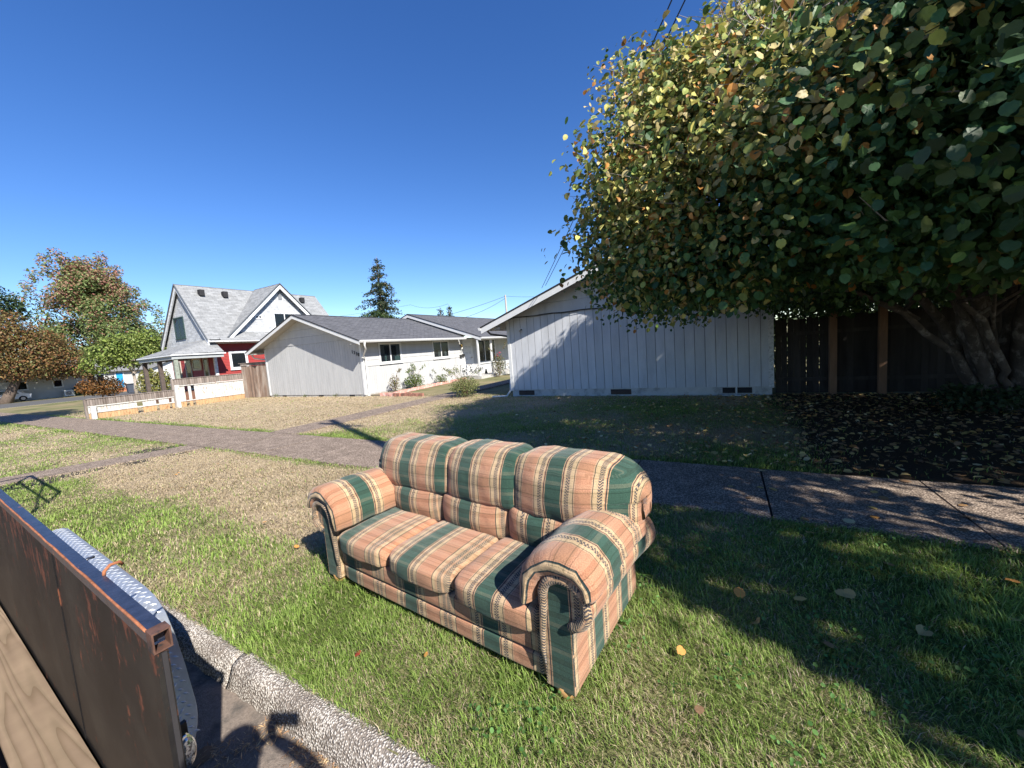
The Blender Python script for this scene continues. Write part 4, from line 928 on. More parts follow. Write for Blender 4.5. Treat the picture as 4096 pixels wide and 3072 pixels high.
# open rear end of the tube: walls plus dark hollow
e = MB(); e.fbox(TF, 0, .045, -.062, .004, -.012, -.007).fbox(TF, 0, .045, -.062, .004, .030, .035).fbox(TF, 0, .045, -.001, .004, -.007, .030).fbox(TF, 0, .045, -.062, -.057, -.007, .030); part('tube_end', e, M('dark_rusted_steel', (.10, .05, .035), .7, .3, 25, c2=(.03, .025, .025), c2s=20), Tr)
stw('corner_post', (.0, .045, -1.25, -.066, -.008, .022), steel)
stw('post_flange', (-.006, .0, -1.25, -.066, .004, .017), M('post_dark', (.03, .028, .03), .5), )
stw('bottom_rail', (.05, LT, -1.13, -1.075, -.012, .03), steel)
for a in (1.22, 4.5): stw('panel_seam', (a, a + .006, -1.02, -.05, -.0075, -.004), steel)
for a in (1.45, 3.0, 4.6, 6.2): stw('stake', (a, a + .04, -1.1, -.05, .004, .028), steel)
plank_m = M('deck_plank', (.36, .255, .165), .85, .16, 7, c2=(.24, .16, .10), c2s=2.5, c2lo=.45, c2hi=.7, bump=.5, bscale=22, stretch=(.12, 1, 1), objvar=.06)
def plankgrain():
    m, n, l, b = newmat('deck_wood'); tc = n.new('ShaderNodeTexCoord'); mp = n.new('ShaderNodeMapping'); mp.inputs['Scale'].default_value = (.16, 3.2, 1); l.new(tc.outputs['Object'], mp.inputs[0])
    wv = n.new('ShaderNodeTexNoise'); wv.inputs['Scale'].default_value = 1.3; wv.inputs['Detail'].default_value = 2; wv.inputs['Distortion'].default_value = .25; l.new(mp.outputs[0], wv.inputs['Vector'])
    q = n.new('ShaderNodeMath'); q.operation = 'MULTIPLY'; q.inputs[1].default_value = 34; l.new(wv.outputs['Fac'], q.inputs[0]); f = n.new('ShaderNodeMath'); f.operation = 'FRACT'; l.new(q.outputs[0], f.inputs[0])
    r = ramp(n, [(0, (.15, .105, .065)), (.25, (.21, .15, .10)), (.7, (.24, .175, .115)), (1, (.19, .14, .09))]); l.new(f.outputs[0], r.inputs[0])
    no = n.new('ShaderNodeTexNoise'); no.inputs['Scale'].default_value = 5; no.inputs['Detail'].default_value = 8; l.new(tc.outputs['Object'], no.inputs['Vector']); mr = n.new('ShaderNodeMapRange'); mr.inputs[3].default_value = .65; mr.inputs[4].default_value = 1.3; l.new(no.outputs['Fac'], mr.inputs[0])
    hs = n.new('ShaderNodeHueSaturation'); l.new(r.outputs[0], hs.inputs['Color']); l.new(mr.outputs[0], hs.inputs['Value']); l.new(hs.outputs[0], b.inputs['Base Color']); b.inputs['Roughness'].default_value = .85; b.inputs['Specular IOR Level'].default_value = .2
    bu = n.new('ShaderNodeBump'); bu.inputs['Strength'].default_value = .5; bu.inputs['Distance'].default_value = .004; l.new(f.outputs[0], bu.inputs['Height']); l.new(bu.outputs[0], b.inputs['Normal']); return m
dw = plankgrain()
nn_ = -.016
for i in range(8):
    wd = .205; a0 = .06
    t = MB(); t.fbox((TO, TD, TU, TN), a0, LT, -1.06 + random.uniform(-.003, .003), -1.02 + random.uniform(-.002, .004), nn_ - wd, nn_); part('deck_board', t, dw, Tr); nn_ -= wd + .022
stw('deck_frame', (.06, LT, -1.14, -1.07, -1.9, -.02), steel)
stw('side_panel', (.045, LT, -1.10, -.045, -1.93, -1.926), steel); stw('top_rail', (.0, LT, -.048, 0, -1.96, -1.91), rail_m)
# fender with tread plate
galv = M('tread_plate', (.36, .40, .465), .36, .10, 14, c2=(.30, .31, .31), c2s=5, c2lo=.5, c2hi=.7, metal=.35, spec=.6, bump=.12, bscale=25)
fp = [(.92, -1.19), (1.00, -1.0), (1.07, -.82), (1.15, -.68), (1.24, -.585), (1.36, -.535), (1.5, -.52), (3.1, -.52), (3.25, -.545), (3.4, -.64), (3.52, -.85), (3.6, -1.1)]
arcs = [0]
for i in range(1, len(fp)): arcs.append(arcs[-1] + math.dist(fp[i], fp[i - 1]))
def fpos(s_):
    for i in range(1, len(fp)):
        if s_ <= arcs[i] or i == len(fp) - 1:
            t_ = (s_ - arcs[i - 1]) / (arcs[i] - arcs[i - 1]); dx, dz = fp[i][0] - fp[i - 1][0], fp[i][1] - fp[i - 1][1]; q = math.hypot(dx, dz)
            return fp[i - 1][0] + dx * t_, fp[i - 1][1] + dz * t_, dx / q, dz / q
fend = thing.__call__ if False else None
FN0, FN1 = .034, .350
t = MB(); NS = 90
for i in range(NS + 1):
    a, v, tx, tz = fpos(arcs[-1] * i / NS); nf = FN1 - (.05 * max(0, 1 - i / 5) ** 2)
    t.v += [tuple(TW(a, FN0, v)), tuple(TW(a, nf, v)), tuple(TW(a, nf + .004, v - .006)), tuple(TW(a + tz * .03, nf + .002, v - tx * .03)), tuple(TW(a + tz * .006, nf - .004, v - tx * .006)), tuple(TW(a + tz * .006, FN0, v - tx * .006))]
for i in range(NS):
    for j in range(5): t.f.append((i * 6 + j, (i + 1) * 6 + j, (i + 1) * 6 + j + 1, i * 6 + j + 1)); t.uv.append([(0, 0)] * 4)
fe = part('fender', t, galv, Tr, True)
lg = MB(); r_ = 0; s_ = .04
lugm = M('tread_lug', (.62, .66, .72), .3, .05, 20, metal=.4, spec=.7)
while s_ < arcs[-1] - .03:
    c_ = 0; n_ = FN0 + .02 + (.017 if r_ % 2 else 0)
    while n_ < FN1 - .015:
        a, v, tx, tz = fpos(s_); ang = math.radians(52 if (c_ + r_) % 2 else -52); ca, sa = math.cos(ang), math.sin(ang)
        def LP(x, y, h): # x along lug, y across
            ds, dn = x * ca - y * sa, x * sa + y * ca; a2, v2, tx2, tz2 = fpos(min(max(s_ + ds, 0), arcs[-1])); return TW(a2 - tz2 * h, n_ + dn, v2 + tx2 * h)
        i0 = len(lg.v); lg.v += [tuple(LP(*q)) for q in ((-.017, 0, .0004), (0, -.006, .0004), (.017, 0, .0004), (0, .006, .0004), (0, 0, .004), (-.008, 0, .003), (.008, 0, .003))]
        for q in ((0, 1, 5), (1, 4, 5), (1, 6, 4), (1, 2, 6), (2, 3, 6), (3, 4, 6), (3, 5, 4), (3, 0, 5)): lg.f.append(tuple(i0 + k for k in q)); lg.uv.append([(0, 0)] * 3)
        n_ += .034; c_ += 1
    s_ += .033; r_ += 1
part('tread_pattern', lg, lugm, fe, stuff=True)
hk = MB(); hk.tube([TW(.60, .028, -.005), TW(.60, .03, .012), TW(.61, .05, .026), TW(.62, .078, .022), TW(.625, .088, .006)], .006, 8); part('hook', hk, rustm, Tr, True)
hk = MB(); hk.tube([TW(.92, .034, -.05), TW(.92, .05, -.03), TW(.93, .07, -.035)], .006, 8); part('hook', hk, rail_m, Tr, True)
# rear lamp on a bracket
lp = MB(); C0 = V3((-2.05, .572, .24))
def oval(xo, w_, h_, n=18): return [C0 + V3((xo, w_ * math.cos(2 * math.pi * i / n), h_ * math.sin(2 * math.pi * i / n))) for i in range(n)]
rings = [oval(-.05, .027, .062), oval(0, .032, .072), oval(.006, .032, .072), oval(.008, .027, .064)]
for k in range(3):
    for i in range(18): j = (i + 1) % 18; lp.face([rings[k][i], rings[k][j], rings[k + 1][j], rings[k + 1][i]])
lp.face(rings[0])
lb = part('tail_lamp', lp, M('chrome_bezel', (.75, .75, .76), .15, .02, metal=1), Tr, True)
ll = MB(); rr_ = [oval(.007, .027, .064), oval(.016, .022, .054), oval(.021, .012, .034)]
for k in range(2):
    for i in range(18): j = (i + 1) % 18; ll.face([rr_[k][i], rr_[k][j], rr_[k + 1][j], rr_[k + 1][i]])
ll.face(rr_[2]); part('lens', ll, M('clear_lens', (.62, .64, .66), .08, .35, 90, c2=(.12, .12, .13), c2s=70, c2lo=.5, c2hi=.55, metal=.6, spec=.9), lb, True)
part('lamp_bracket', MB().box(-2.12, -2.10, .43, .60, .16, .33).box(-2.12, -1.62, .42, .45, .2, .24), steel, Tr)
for a in (1.85, 2.75):
    wh = part('wheel', MB().tube([TW(a, .10, -.93), TW(a, .12, -.93), TW(a, .28, -.93), TW(a, .30, -.93)], [.27, .31, .31, .27], 24), M('tyre_rubber', (.02, .02, .02), .9), Tr, True)
# ladder rack over the trailer nose
rk = MB()
for a in (5.7, 8.1): rk.tube([TW(a, .02, 0), TW(a, .02, 1.0)], .03, 6); rk.tube([TW(a, -1.93, 0), TW(a, -1.93, 1.0)], .03, 6); rk.tube([TW(a, .02, 1.0), TW(a, -1.93, 1.0)], .03, 6)
rk.tube([TW(5.7, .02, 1.0), TW(8.1, .02, 1.0)], .03, 6).tube([TW(5.7, .02, .55), TW(8.1, .02, .55)], .02, 6).tube([TW(5.7, .02, .1), TW(6.9, .02, 1.0)], .02, 6).tube([TW(6.9, .02, 1.0), TW(8.1, .02, .1)], .02, 6)
part('ladder_rack', rk, steel, Tr)

# ================================================================== UTILITIES
polew = M('pole_wood', (.20, .15, .11), .95, .2, 5, stretch=(1, 1, .15), bump=.4)
P1 = thing('utility_pole', 'tall wooden utility pole in the verge right of the photographer', 'utility pole', (2.62, 1.62, 0))
part('pole', MB().tube([(2.62, 1.62, -.3), (2.62, 1.62, 6), (2.62, 1.62, 11.7)], [.16, .14, .11], 14), polew, P1, True)
part('crossarm', MB().box(1.7, 3.5, 1.56, 1.68, 10.7, 10.82), polew, P1)
wirem = M('wire_black', (.02, .02, .022), .6)
def wire(name, label, pts, r, sag, loc=None):
    t = thing(name, label, 'power line', pts[0]); out = []
    for a, b_ in zip(pts[:-1], pts[1:]):
        for i in range(16): u_ = i / 16; p = V3(a).lerp(V3(b_), u_); p.z -= sag * 4 * u_ * (1 - u_); out.append(p)
    out.append(V3(pts[-1])); part('wire', MB().tube(out, r, 5), wirem, t)
wire('service_wire', 'left one of two close black wires rising from the corner house roof', [(-5.42, 12.2, 3.78), (2.50, 1.6, 7.45)], .009, .12)
wire('service_wire', 'right one of two close black wires rising from the corner house roof', [(-5.28, 12.2, 3.84), (2.75, 1.6, 7.42)], .009, .10)
P2 = thing('utility_pole', 'distant thin grey pole above the rear duplex roof', 'utility pole', (-33.7, 60, 0))
part('pole', MB().tube([(-33.7, 60, 0), (-33.75, 60, 11.1)], [.2, .15], 8), M('far_pole', (.42, .37, .33), .9), P2)
wire('far_wire', 'long thin wire running left and down from the distant pole', [(-33.7, 60, 10.9), (-47, 45, 6.4)], .03, .5)
wire('far_wire', 'short wire dropping steeply left from the distant pole', [(-33.7, 60, 10.6), (-38, 52, 7.2)], .03, .4)
wire('far_wire', 'thin wire running right from the distant pole behind the corner house', [(-33.7, 60, 10.9), (-20, 58, 9.4)], .02, .3)
wire('far_wire', 'faint horizontal wire crossing the sky behind the red house', [(-120, 60, 14), (-70, 75, 14.6), (-48, 62, 11.4)], .025, .8)

# ================================================================== TREES AND SHRUBS
G1, G2, G3 = (.055, .09, .022), (.10, .14, .035), (.035, .06, .02)
OR, RD, BR, YL = (.26, .11, .03), (.20, .045, .03), (.15, .075, .03), (.28, .22, .05)
# spruce and small conifers far behind
def conifer(label, x, y, h, r, nb=26, base_z=2.0, bare=0):
    t = thing('conifer_tree', label, 'tree', (x, y, 0)); P = []; D = []
    part('trunk', MB().tube([(x, y, 0), (x, y, h * .5), (x, y, h)], [.4, .25, .03], 8), M('spruce_bark', (.16, .13, .11), .95, .2), t, True)
    for k in range(nb):
        f = (k + random.random() * .5) / nb; z = base_z + (h - base_z) * f; rr = r * (1 - f) ** .75 * random.uniform(.72, 1.12) * (.75 if f < .18 else 1)
        for q in range(int(6 + 4 * (1 - f))):
            a = random.uniform(0, 2 * math.pi); L_ = rr * random.uniform(.5, 1.2); m = max(int(L_ * 26), 5)
            for i in range(m):
                u_ = (i + random.random()) / m; w_ = .32 * (1 - u_ * .6)
                P.append((x + math.cos(a) * L_ * u_ + random.gauss(0, w_), y + math.sin(a) * L_ * u_ + random.gauss(0, w_), z - L_ * u_ * .32 + .22 * L_ * max(0, u_ - .6) + random.gauss(0, .12) - abs(random.gauss(0, .25)))); D.append((math.cos(a), math.sin(a), -.8))
    P = np.array(P); D = np.array(D); n = len(P); me = leaves_mesh('foliage', P - np.array((x, y, 0)), rng.standard_normal((n, 3)) + np.array((0, 0, .4)), D + rng.standard_normal((n, 3)) * .5, .33 * (.6 + .8 * rng.random(n)), palette(n, [(.030, .050, .026), (.05, .065, .03), (.09, .07, .04)], (5, 3, 1.3), .25), 'quad')
    o = link('foliage', me, foliage_mat('foliage_10', .1), t); o['kind'] = 'stuff'
conifer('tall dark spruce rising behind the duplex roof', -53.6, 50, 19.6, 5.6, 19, 6)
conifer('left one of two small conifer tips above the rear roof', -58.2, 72, 12.6, 1.9, 18)
conifer('right one of two small conifer tips above the rear roof', -55.6, 72, 12.9, 2.2, 18)
conifer('tiny dark conifer tip beside the corner house rake', -36.5, 70, 9.6, 2.0, 14)
tree_obj('broadleaf_tree', 'rounded dark green shrubby tree at the foot of the spruce', 'tree', (-52, 47, 0), [(-52, 47, 7.2, 3.4, 3, 2.7), (-54.5, 47, 6.8, 2.6, 2.5, 2.3), (-49.8, 47, 6.6, 2.4, 2.4, 2.2)], 5000, .35, [G3, G1], (3, 2), .3)
# maple behind the side street
mb_ = []
for i in range(110):
    a = random.uniform(0, 2 * math.pi); f = random.random() ** 1.3; z = 4.5 + 13.2 * f; rr = 8.3 * (1 - .72 * f) * math.sqrt(random.random())
    mb_.append((-79 + rr * math.cos(a) * .8, 20.5 + rr * math.sin(a) + (.0), z, 1.5, 1.6, 1.5))
for (y_, z_) in ((21.8, 19.0), (21.9, 17.8), (18.2, 18.4), (18.6, 17.2), (16.3, 18.0), (16.6, 16.6), (15.2, 15.9), (24.8, 14.6), (26.0, 12.8), (27.3, 11.8), (22.4, 16), (20, 15.5), (26.5, 9), (27.5, 10), (28.5, 8.5), (14.5, 14.2), (19.8, 17.2), (23.2, 17.4), (24.4, 12.2), (17.4, 18.8), (13.6, 12.6)): mb_.append((-79, y_, z_, .8, .75, 1.1))
tree_obj('maple_tree', 'tall spiky maple turning red and orange above green lower branches', 'tree', (-79, 20.5, 0), mb_, 62000, .28, [(.22, .27, .10), (.16, .22, .07), (.36, .22, .12), (.36, .15, .12), (.10, .15, .05)], (5, 4, 1.4, 1.2, 2), .35, thick=.8, inner=.5, down=.2, limbs=16)
# colour the maple by height: upper outside redder
mo = [o for o in bpy.data.objects if o.name.startswith('maple_tree')][0].children[0]
me = mo.data; n = len(me.vertices); co = np.zeros(n * 3, np.float32); me.vertices.foreach_get('co', co); co = co.reshape(-1, 3)
ca = me.color_attributes['Col']; cc = np.zeros(n * 4, np.float32); ca.data.foreach_get('color', cc); cc = cc.reshape(-1, 4)
k4 = np.repeat(rng.random(n // 4 + 1), 4)[:n]; redm_ = (k4 < np.clip((co[:, 2] - 11.5) / 9 + .3 * np.sin(co[:, 1] * .9 + co[:, 2] * .4), 0, .5)); cc[redm_, :3] = cc[redm_, :3] * .3 + np.array((.42, .20, .16)) * .7; ca.data.foreach_set('color', cc.ravel())
tree_obj('evergreen_tree', 'dark evergreen tree at the far left edge behind the orange tree', 'tree', (-76, 10.5, 0), [(-76, 10.6, 11.5, 2.5, 2.6, 2.6), (-76, 8.5, 12, 3, 3, 3), (-76, 12.3, 10.8, 1.6, 1.5, 1.5), (-76, 9.5, 8, 3, 3.5, 2.5)], 7000, .32, [G3, (.025, .05, .02), (.07, .09, .03)], (4, 4, 1), .35, trans=.15)
ob = [(-67, 8.0, 5.8, 4, 4.2, 3.2), (-67, 11.5, 5.6, 3.2, 3.2, 2.6), (-67, 13.6, 4.7, 2.0, 2.0, 1.9), (-67, 9.5, 7.7, 3, 2.8, 2.3), (-67, 14.6, 3.6, 1.5, 1.6, 1.3), (-67, 15.3, 2.9, 1.2, 1.2, .9), (-67, 12.6, 6.6, 1.6, 1.6, 1.2), (-66, 10.5, 3.8, 2.5, 3, 1.6), (-67, 6, 4.2, 3, 3, 2), (-67, 13, 3.1, 1.5, 1.7, 1)]
tree_obj('orange_tree', 'wide rounded tree with dense orange brown leaves across the side street', 'tree', (-67, 9.2, 0), ob, 34000, .20, [(.21, .12, .045), (.17, .12, .04), (.23, .10, .045), (.14, .15, .045), (.08, .055, .025)], (4, 3, 2, 2.4, 2), .4, trans=.25, stick=.1)
sb = [(-50, 13.2, 4.1, 1.2, 1.5, 1.2), (-50, 15.2, 5.0, 1.3, 1.6, 1.1), (-50, 16.9, 4.6, 1.0, 1.2, 1.1), (-50, 12.4, 3.2, 1.0, 1.2, .9), (-50, 14.5, 3.7, 1.3, 1.6, 1), (-50, 16.2, 3.9, 1.1, 1.2, .8), (-50, 14, 5.2, .9, 1, .8), (-50, 16, 5.7, .9, .9, .7)]
tree_obj('small_tree', 'small open tree with bright green leaves and forked grey trunk left of the porch', 'tree', (-50, 14.7, 0), sb, 8000, .22, [(.22, .28, .06), (.15, .21, .045), (.28, .32, .09), (.07, .09, .025)], (3, 3, 2, 1.5), .13, trans=.35, bark=(.32, .27, .22), stick=.12)
tree_obj('red_bush', 'low rusty orange bush in front of the small tree', 'bush', (-51, 12.6, 0), [(-51, 12.6, 1.2, 1.0, 1.6, .9), (-51, 13.3, 1.0, .9, 1.0, .8), (-51, 11.9, 1.1, .8, .9, .7)], 3500, .15, [OR, BR, (.24, .14, .05), (.08, .06, .03)], (3, 3, 2, 1.5), .06, limbs=2)
tree_obj('yellow_green_bush', 'yellow green leafy bush beside the porch of the red house', 'bush', (-45, 14.6, 0), [(-45, 14.6, 1.0, .9, 1.3, .95), (-45, 14.2, 1.7, .6, .7, .7), (-45, 15.2, 1.5, .6, .6, .7)], 2600, .17, [(.22, .22, .06), (.14, .17, .04), (.30, .26, .09)], (3, 2, 2), .05, limbs=3)
tree_obj('dark_bush', 'dark low bush against the wall of the far pale house', 'bush', (-69, 15.6, 0), [(-69, 15.6, .7, .8, .9, .8)], 1500, .15, [G3], (1,), .06, limbs=1)
tree_obj('street_maple', 'street maple standing in the verge beyond the trailer, just outside the left edge', 'tree', (-25.2, 2.3, 0), [(-23.6, 1.0, 9.2, 2.0, 1.7, 1.6), (-24.6, .6, 10.8, 2.2, 1.6, 1.6), (-24, .9, 7.6, 1.9, 1.6, 1.2), (-25.5, -.6, 9, 2.4, 1.6, 2)], 9000, .22, [(.18, .12, .04), G2, OR], (3, 3, 2), .14)
# planting along the duplex
def shrub(name, label, x, y, r, h, n, ls, cols, wts, stems=10, wisp=0, flowers=None, trans=.3, cat='bush'):
    t = thing(name, label, cat, (x, y, 0)); P = []
    sm = MB()
    for i in range(stems):
        a = random.uniform(0, 6.28); rr = r * random.uniform(.3, 1); hh = h * random.uniform(.55, 1) ; p1 = V3((x + math.cos(a) * rr * .4, y + math.sin(a) * rr * .4, hh * .55)); p2 = V3((x + math.cos(a) * rr, y + math.sin(a) * rr, hh))
        sm.tube([(x, y, -.02), p1, p2], [.008, .006, .003], 4)
    for i in range(wisp):
        a = random.uniform(0, 6.28); p2 = V3((x + math.cos(a) * r * 1.3, y + math.sin(a) * r * 1.3, h * random.uniform(1.1, 1.7))); sm.tube([(x, y, 0), (x + math.cos(a) * r * .5, y + math.sin(a) * r * .5, h), p2], [.008, .006, .003], 4)
        for k in range(36):
            u_ = .35 + .65 * k / 36; q = V3((x + math.cos(a) * r * .5, y + math.sin(a) * r * .5, h)).lerp(p2, u_); P.append((q.x + random.gauss(0, .035), q.y + random.gauss(0, .035), q.z + random.gauss(0, .03)))
    d = rng.standard_normal((n, 3)); d /= np.linalg.norm(d, axis=1, keepdims=True); rad = rng.random(n) ** .45
    Q = np.stack([x + d[:, 0] * r * rad, y + d[:, 1] * r * rad, h * .5 + d[:, 2] * h * .5 * rad], 1); lump = np.sin(Q[:, 0] * 23) * np.sin(Q[:, 1] * 19) * np.sin(Q[:, 2] * 21); Q = Q[lump > -.35 * rng.random(n)]; Q = Q[Q[:, 2] > .02]
    P = np.concatenate([Q, np.array(P).reshape(-1, 3)]); m = len(P)
    me = leaves_mesh('foliage', P - np.array((x, y, 0)), rng.standard_normal((m, 3)) + np.array((.3, -.3, .7)), rng.standard_normal((m, 3)) + np.array((0, 0, -.4)), ls * (.6 + .8 * rng.random(m)), palette(m, cols, wts, .2), 'quad')
    o = link('foliage', me, foliage_mat('foliage_30', .3), t); o['kind'] = 'stuff'; part('stem', sm, M('stem_brown', (.16, .11, .07), .9), t)
    if flowers is not None:
        for i in range(flowers[1]):
            a = random.uniform(0, 6.28); fb = MB(); c = V3((x + math.cos(a) * r * .6 * random.random(), y + math.sin(a) * r * .6 * random.random(), h * random.uniform(flowers[2], 1.05)))
            for q in range(6): b_ = q * 1.05; fb.face([c, c + V3((math.cos(b_) * .05, math.sin(b_) * .05, .03)), c + V3((math.cos(b_ + .5) * .06, math.sin(b_ + .5) * .06, .0)), c + V3((math.cos(b_ + 1) * .05, math.sin(b_ + 1) * .05, .03))])
            part('flower', fb, flowers[0], t)
gg = [(.10, .15, .035), (.07, .11, .025), (.17, .2, .06)]
shrub('rose_bush', 'rusty leaved little rose bush nearest the downspout of the duplex', -15.0, 14.35, .3, .95, 700, .06, [(.18, .14, .05), (.14, .07, .04), (.12, .14, .04)], (2, 2, 2), 8, 2)
shrub('tall_shrub', 'green shrub with long climbing shoots below the first duplex window', -15.0, 15.8, .55, .85, 1500, .075, gg, (3, 3, 2), 12, 6)
shrub('small_bush', 'small round green bush between the two duplex windows', -15.05, 18.1, .4, .6, 700, .07, gg, (3, 3, 2), 8, 1)
shrub('rose_bush', 'tall rose bush with red flowers by the rear porch post', -13.5, 22.4, .5, 1.55, 1700, .075, [(.11, .13, .04), (.16, .10, .05), (.2, .2, .1)], (3, 2, 1), 12, 2, (M('red_petal', (.55, .02, .08), .6), 9, .8))
shrub('white_rose_bush', 'pale flowering bush behind the red rose bush', -12.9, 23.4, .5, 1.15, 900, .09, [(.6, .55, .5), (.2, .22, .1), (.7, .68, .62)], (3, 2, 2), 10)
shrub('lavender_bush', 'dark bush with mauve flowers at the corner of the blue grey house', -7.75, 15.3, .35, .7, 900, .06, [(.05, .08, .03), (.10, .07, .08)], (4, 1), 8, 0, (M('mauve_petal', (.35, .14, .3), .7), 8, .5))
shrub('garden_bush', 'loose yellow green bush standing alone on the lawn between the houses', -9.35, 12.7, .62, .85, 2600, .06, [(.16, .18, .06), (.10, .13, .04), (.24, .24, .10)], (3, 3, 2), 22, 12)
for i, (x_, y_) in enumerate(((-23.2, 12.85), (-20.3, 12.8), (-17.8, 12.9))): shrub('weed', ['small weed at the foot of the duplex wall near the brown boards', 'small weed at the middle of the duplex front wall', 'small weed under the house number wall'][i], x_, y_, .14, .16, 60, .05, gg, (1, 1, 1), 4, 0, cat='weed')
cat_ = thing('cat_figure', 'small dark cat shaped ornament below the rear porch window', 'ornament', (-14.9, 22.9, .14)); cb_ = MB(); cb_.tube([(-14.9, 22.9, .14), (-14.9, 22.9, .25), (-14.88, 22.88, .36), (-14.86, 22.85, .42), (-14.85, 22.83, .48)], [.09, .1, .06, .06, .03], 8); part('body', cb_, numb, cat_, True)

# ================================================================== THE BIG TREE
BT = thing('hazel_tree', 'huge multi trunk tree with broad round green and yellowing leaves overhanging the sidewalk at right', 'tree', (4.5, 10.9, 0))
bark = M('hazel_bark', (.07, .058, .05), .95, .35, 7, c2=(.20, .18, .16), c2s=5, c2lo=.52, c2hi=.62, bump=.7, bscale=18, stretch=(1, 1, .6))
stems = [((4.4, 10.75), (3.75, 10.4, 1.1), (2.9, 10.0, 1.95), (-.2, 8.4, 3.6), .08), ((4.3, 10.85), (3.75, 10.65, 1.5), (3.2, 10.4, 2.4), (.9, 10.2, 4.5), .10),
         ((4.45, 10.7), (4.0, 10.3, 1.2), (3.5, 9.7, 2.3), (1.3, 7.4, 4.6), .11), ((4.5, 10.75), (4.15, 10.5, 1.3), (3.85, 10.1, 2.5), (2.5, 8.6, 5.5), .13),
         ((4.62, 10.9), (4.4, 10.9, 1.4), (4.15, 10.8, 2.7), (3.4, 10.5, 6.5), .12), ((4.7, 10.7), (4.62, 10.5, 1.3), (4.5, 10.1, 2.6), (4.2, 8.4, 6), .14),
         ((4.9, 10.8), (4.98, 10.7, 1.3), (5.1, 10.4, 2.6), (5.6, 9.2, 6), .15), ((5.0, 10.95), (5.3, 10.9, 1.2), (5.6, 10.6, 2.4), (7.2, 10, 5.2), .15),
         ((4.85, 10.6), (4.9, 10.2, 1.2), (5.0, 9.6, 2.3), (5.6, 6.4, 4.4), .12), ((4.7, 11.1), (4.8, 11.3, 1.5), (5, 11.6, 3), (5.4, 12.6, 6), .13), ((4.5, 11.1), (4.2, 11.3, 1.5), (3.9, 11.5, 3), (2.6, 12, 5.5), .10),
         ((4.55, 10.6), (4.35, 10.35, .9), (3.9, 9.9, 1.7), (2.2, 8.8, 3.2), .07), ((4.75, 10.65), (4.78, 10.4, 1.1), (4.75, 10.1, 2.2), (4.8, 7.6, 4.6), .10)]
for i, (b_, p1, p2, p3, r) in enumerate(stems):
    t = MB(); pts = []
    K = [V3((b_[0], b_[1], -.15)), V3((b_[0] * .75 + p1[0] * .25, b_[1] * .75 + p1[1] * .25, .35)), V3(p1), V3(p2), V3(p2).lerp(V3(p3), .5) + V3((0, 0, .15)), V3(p3)]
    fine = []
    for a, c in zip(K[:-1], K[1:]):
        for q in range(4): fine.append(a.lerp(c, q / 4) + V3((mnoise.noise((a.x * 3 + q, i, 1)) * .09, mnoise.noise((i, q + a.z, 2)) * .03, 0)))
    fine.append(K[-1]); m = len(fine)
    t.tube(fine, [r * (1.25 - 1.05 * q / (m - 1)) * (1 + .12 * mnoise.noise((q * .7, i * 3.1, 0))) for q in range(m)], 10)
    part('trunk', t, bark, BT, True)
    for q in range(7):
        e0 = V3(p2).lerp(V3(p3), random.uniform(-.1, 1)); dd = V3((random.uniform(-1, 1), random.uniform(-1, .8), random.uniform(.1, .9))).normalized() * random.uniform(1, 2.2)
        lb = MB(); lb.tube([e0, e0 + dd * .5 + V3((0, 0, .12)), e0 + dd], [.035, .022, .008], 6); part('limb', lb, bark, BT, True)
cx_, cy_ = 4.35, 8.1
def crown_top(x, y): return 1.75 + .66 * math.hypot(x, y) + max(0, x - 1.6) * .9 + .95 * mnoise.noise((x * .85, y * .85, 3.3)) + .3 * mnoise.noise((x * 2.6, y * 2.6, 1.3))
def mound_blobs():
    B = []; pr_ = [(2.0, .97), (3.0, 1.04), (4.4, 1.03), (5.6, .93), (6.6, .74), (7.6, .48), (8.5, .15)]
    for i in range(2300):
        a = random.uniform(0, 2 * math.pi); z = 2.35 + 6.1 * random.random()
        for (za, ra), (zb, rb_) in zip(pr_[:-1], pr_[1:]):
            if za <= z <= zb: rf = ra + (rb_ - ra) * (z - za) / (zb - za)
        rad = rf * random.uniform(.84, 1.03); x = cx_ + 5.95 * rad * math.cos(a); y = cy_ + 5.5 * rad * math.sin(a)
        rb2 = random.uniform(.30, .60); z = min(z, crown_top(x, y) - random.uniform(.3, .8)); B.append((x, y, max(z, 2.3), rb2 * 1.15, rb2 * 1.15, rb2))
    for i in range(900):      # sloping front top of the crown
        x, y = random.uniform(-2.2, 5), random.uniform(3, 10)
        if ((x - cx_) / 6.3) ** 2 + ((y - cy_) / 5.5) ** 2 > .95: continue
        z = crown_top(x, y) - random.uniform(.35, .7); 
        if z < 8.0 - .5 * max(0, 2.5 - x): B.append((x, y, z, .5, .5, .42))
    for i in range(1100):     # forward left lobe reaching over the sidewalk
        z = random.uniform(2.4, 5.0); xm = np.interp(z, [2.4, 3.15, 3.95, 4.7, 5.2], [-1.4, -1.85, -1.5, -1.1, -.7]); x = xm + (2.6 - xm) * random.random() ** .8; y = np.interp(x, [-1.6, -.3, 1.2, 2.6], [4.75, 4.9, 4.2, 3.5]) + random.random() ** 1.5 * 1.6 + .25 * math.sin(x * 3 + z * 2)
        if z < crown_top(x, y) - .35: rb2 = random.uniform(.28, .55); B.append((x, y, z, rb2, rb2, rb2 * .9))
    for i in range(900):      # low skirt and ceiling of leaves over the ground
        a = random.uniform(0, 2 * math.pi); rad = math.sqrt(random.random()); x = cx_ + 5.8 * rad * math.cos(a); y = cy_ + 5.4 * rad * math.sin(a)
        rb2 = random.uniform(.3, .5); B.append((x, y, 2.42 + .5 * random.random() + (.25 if rad < .6 else 0), rb2 * 1.3, rb2 * 1.3, rb2 * .8))
    return B
HB = np.array(mound_blobs())
NL = 235000
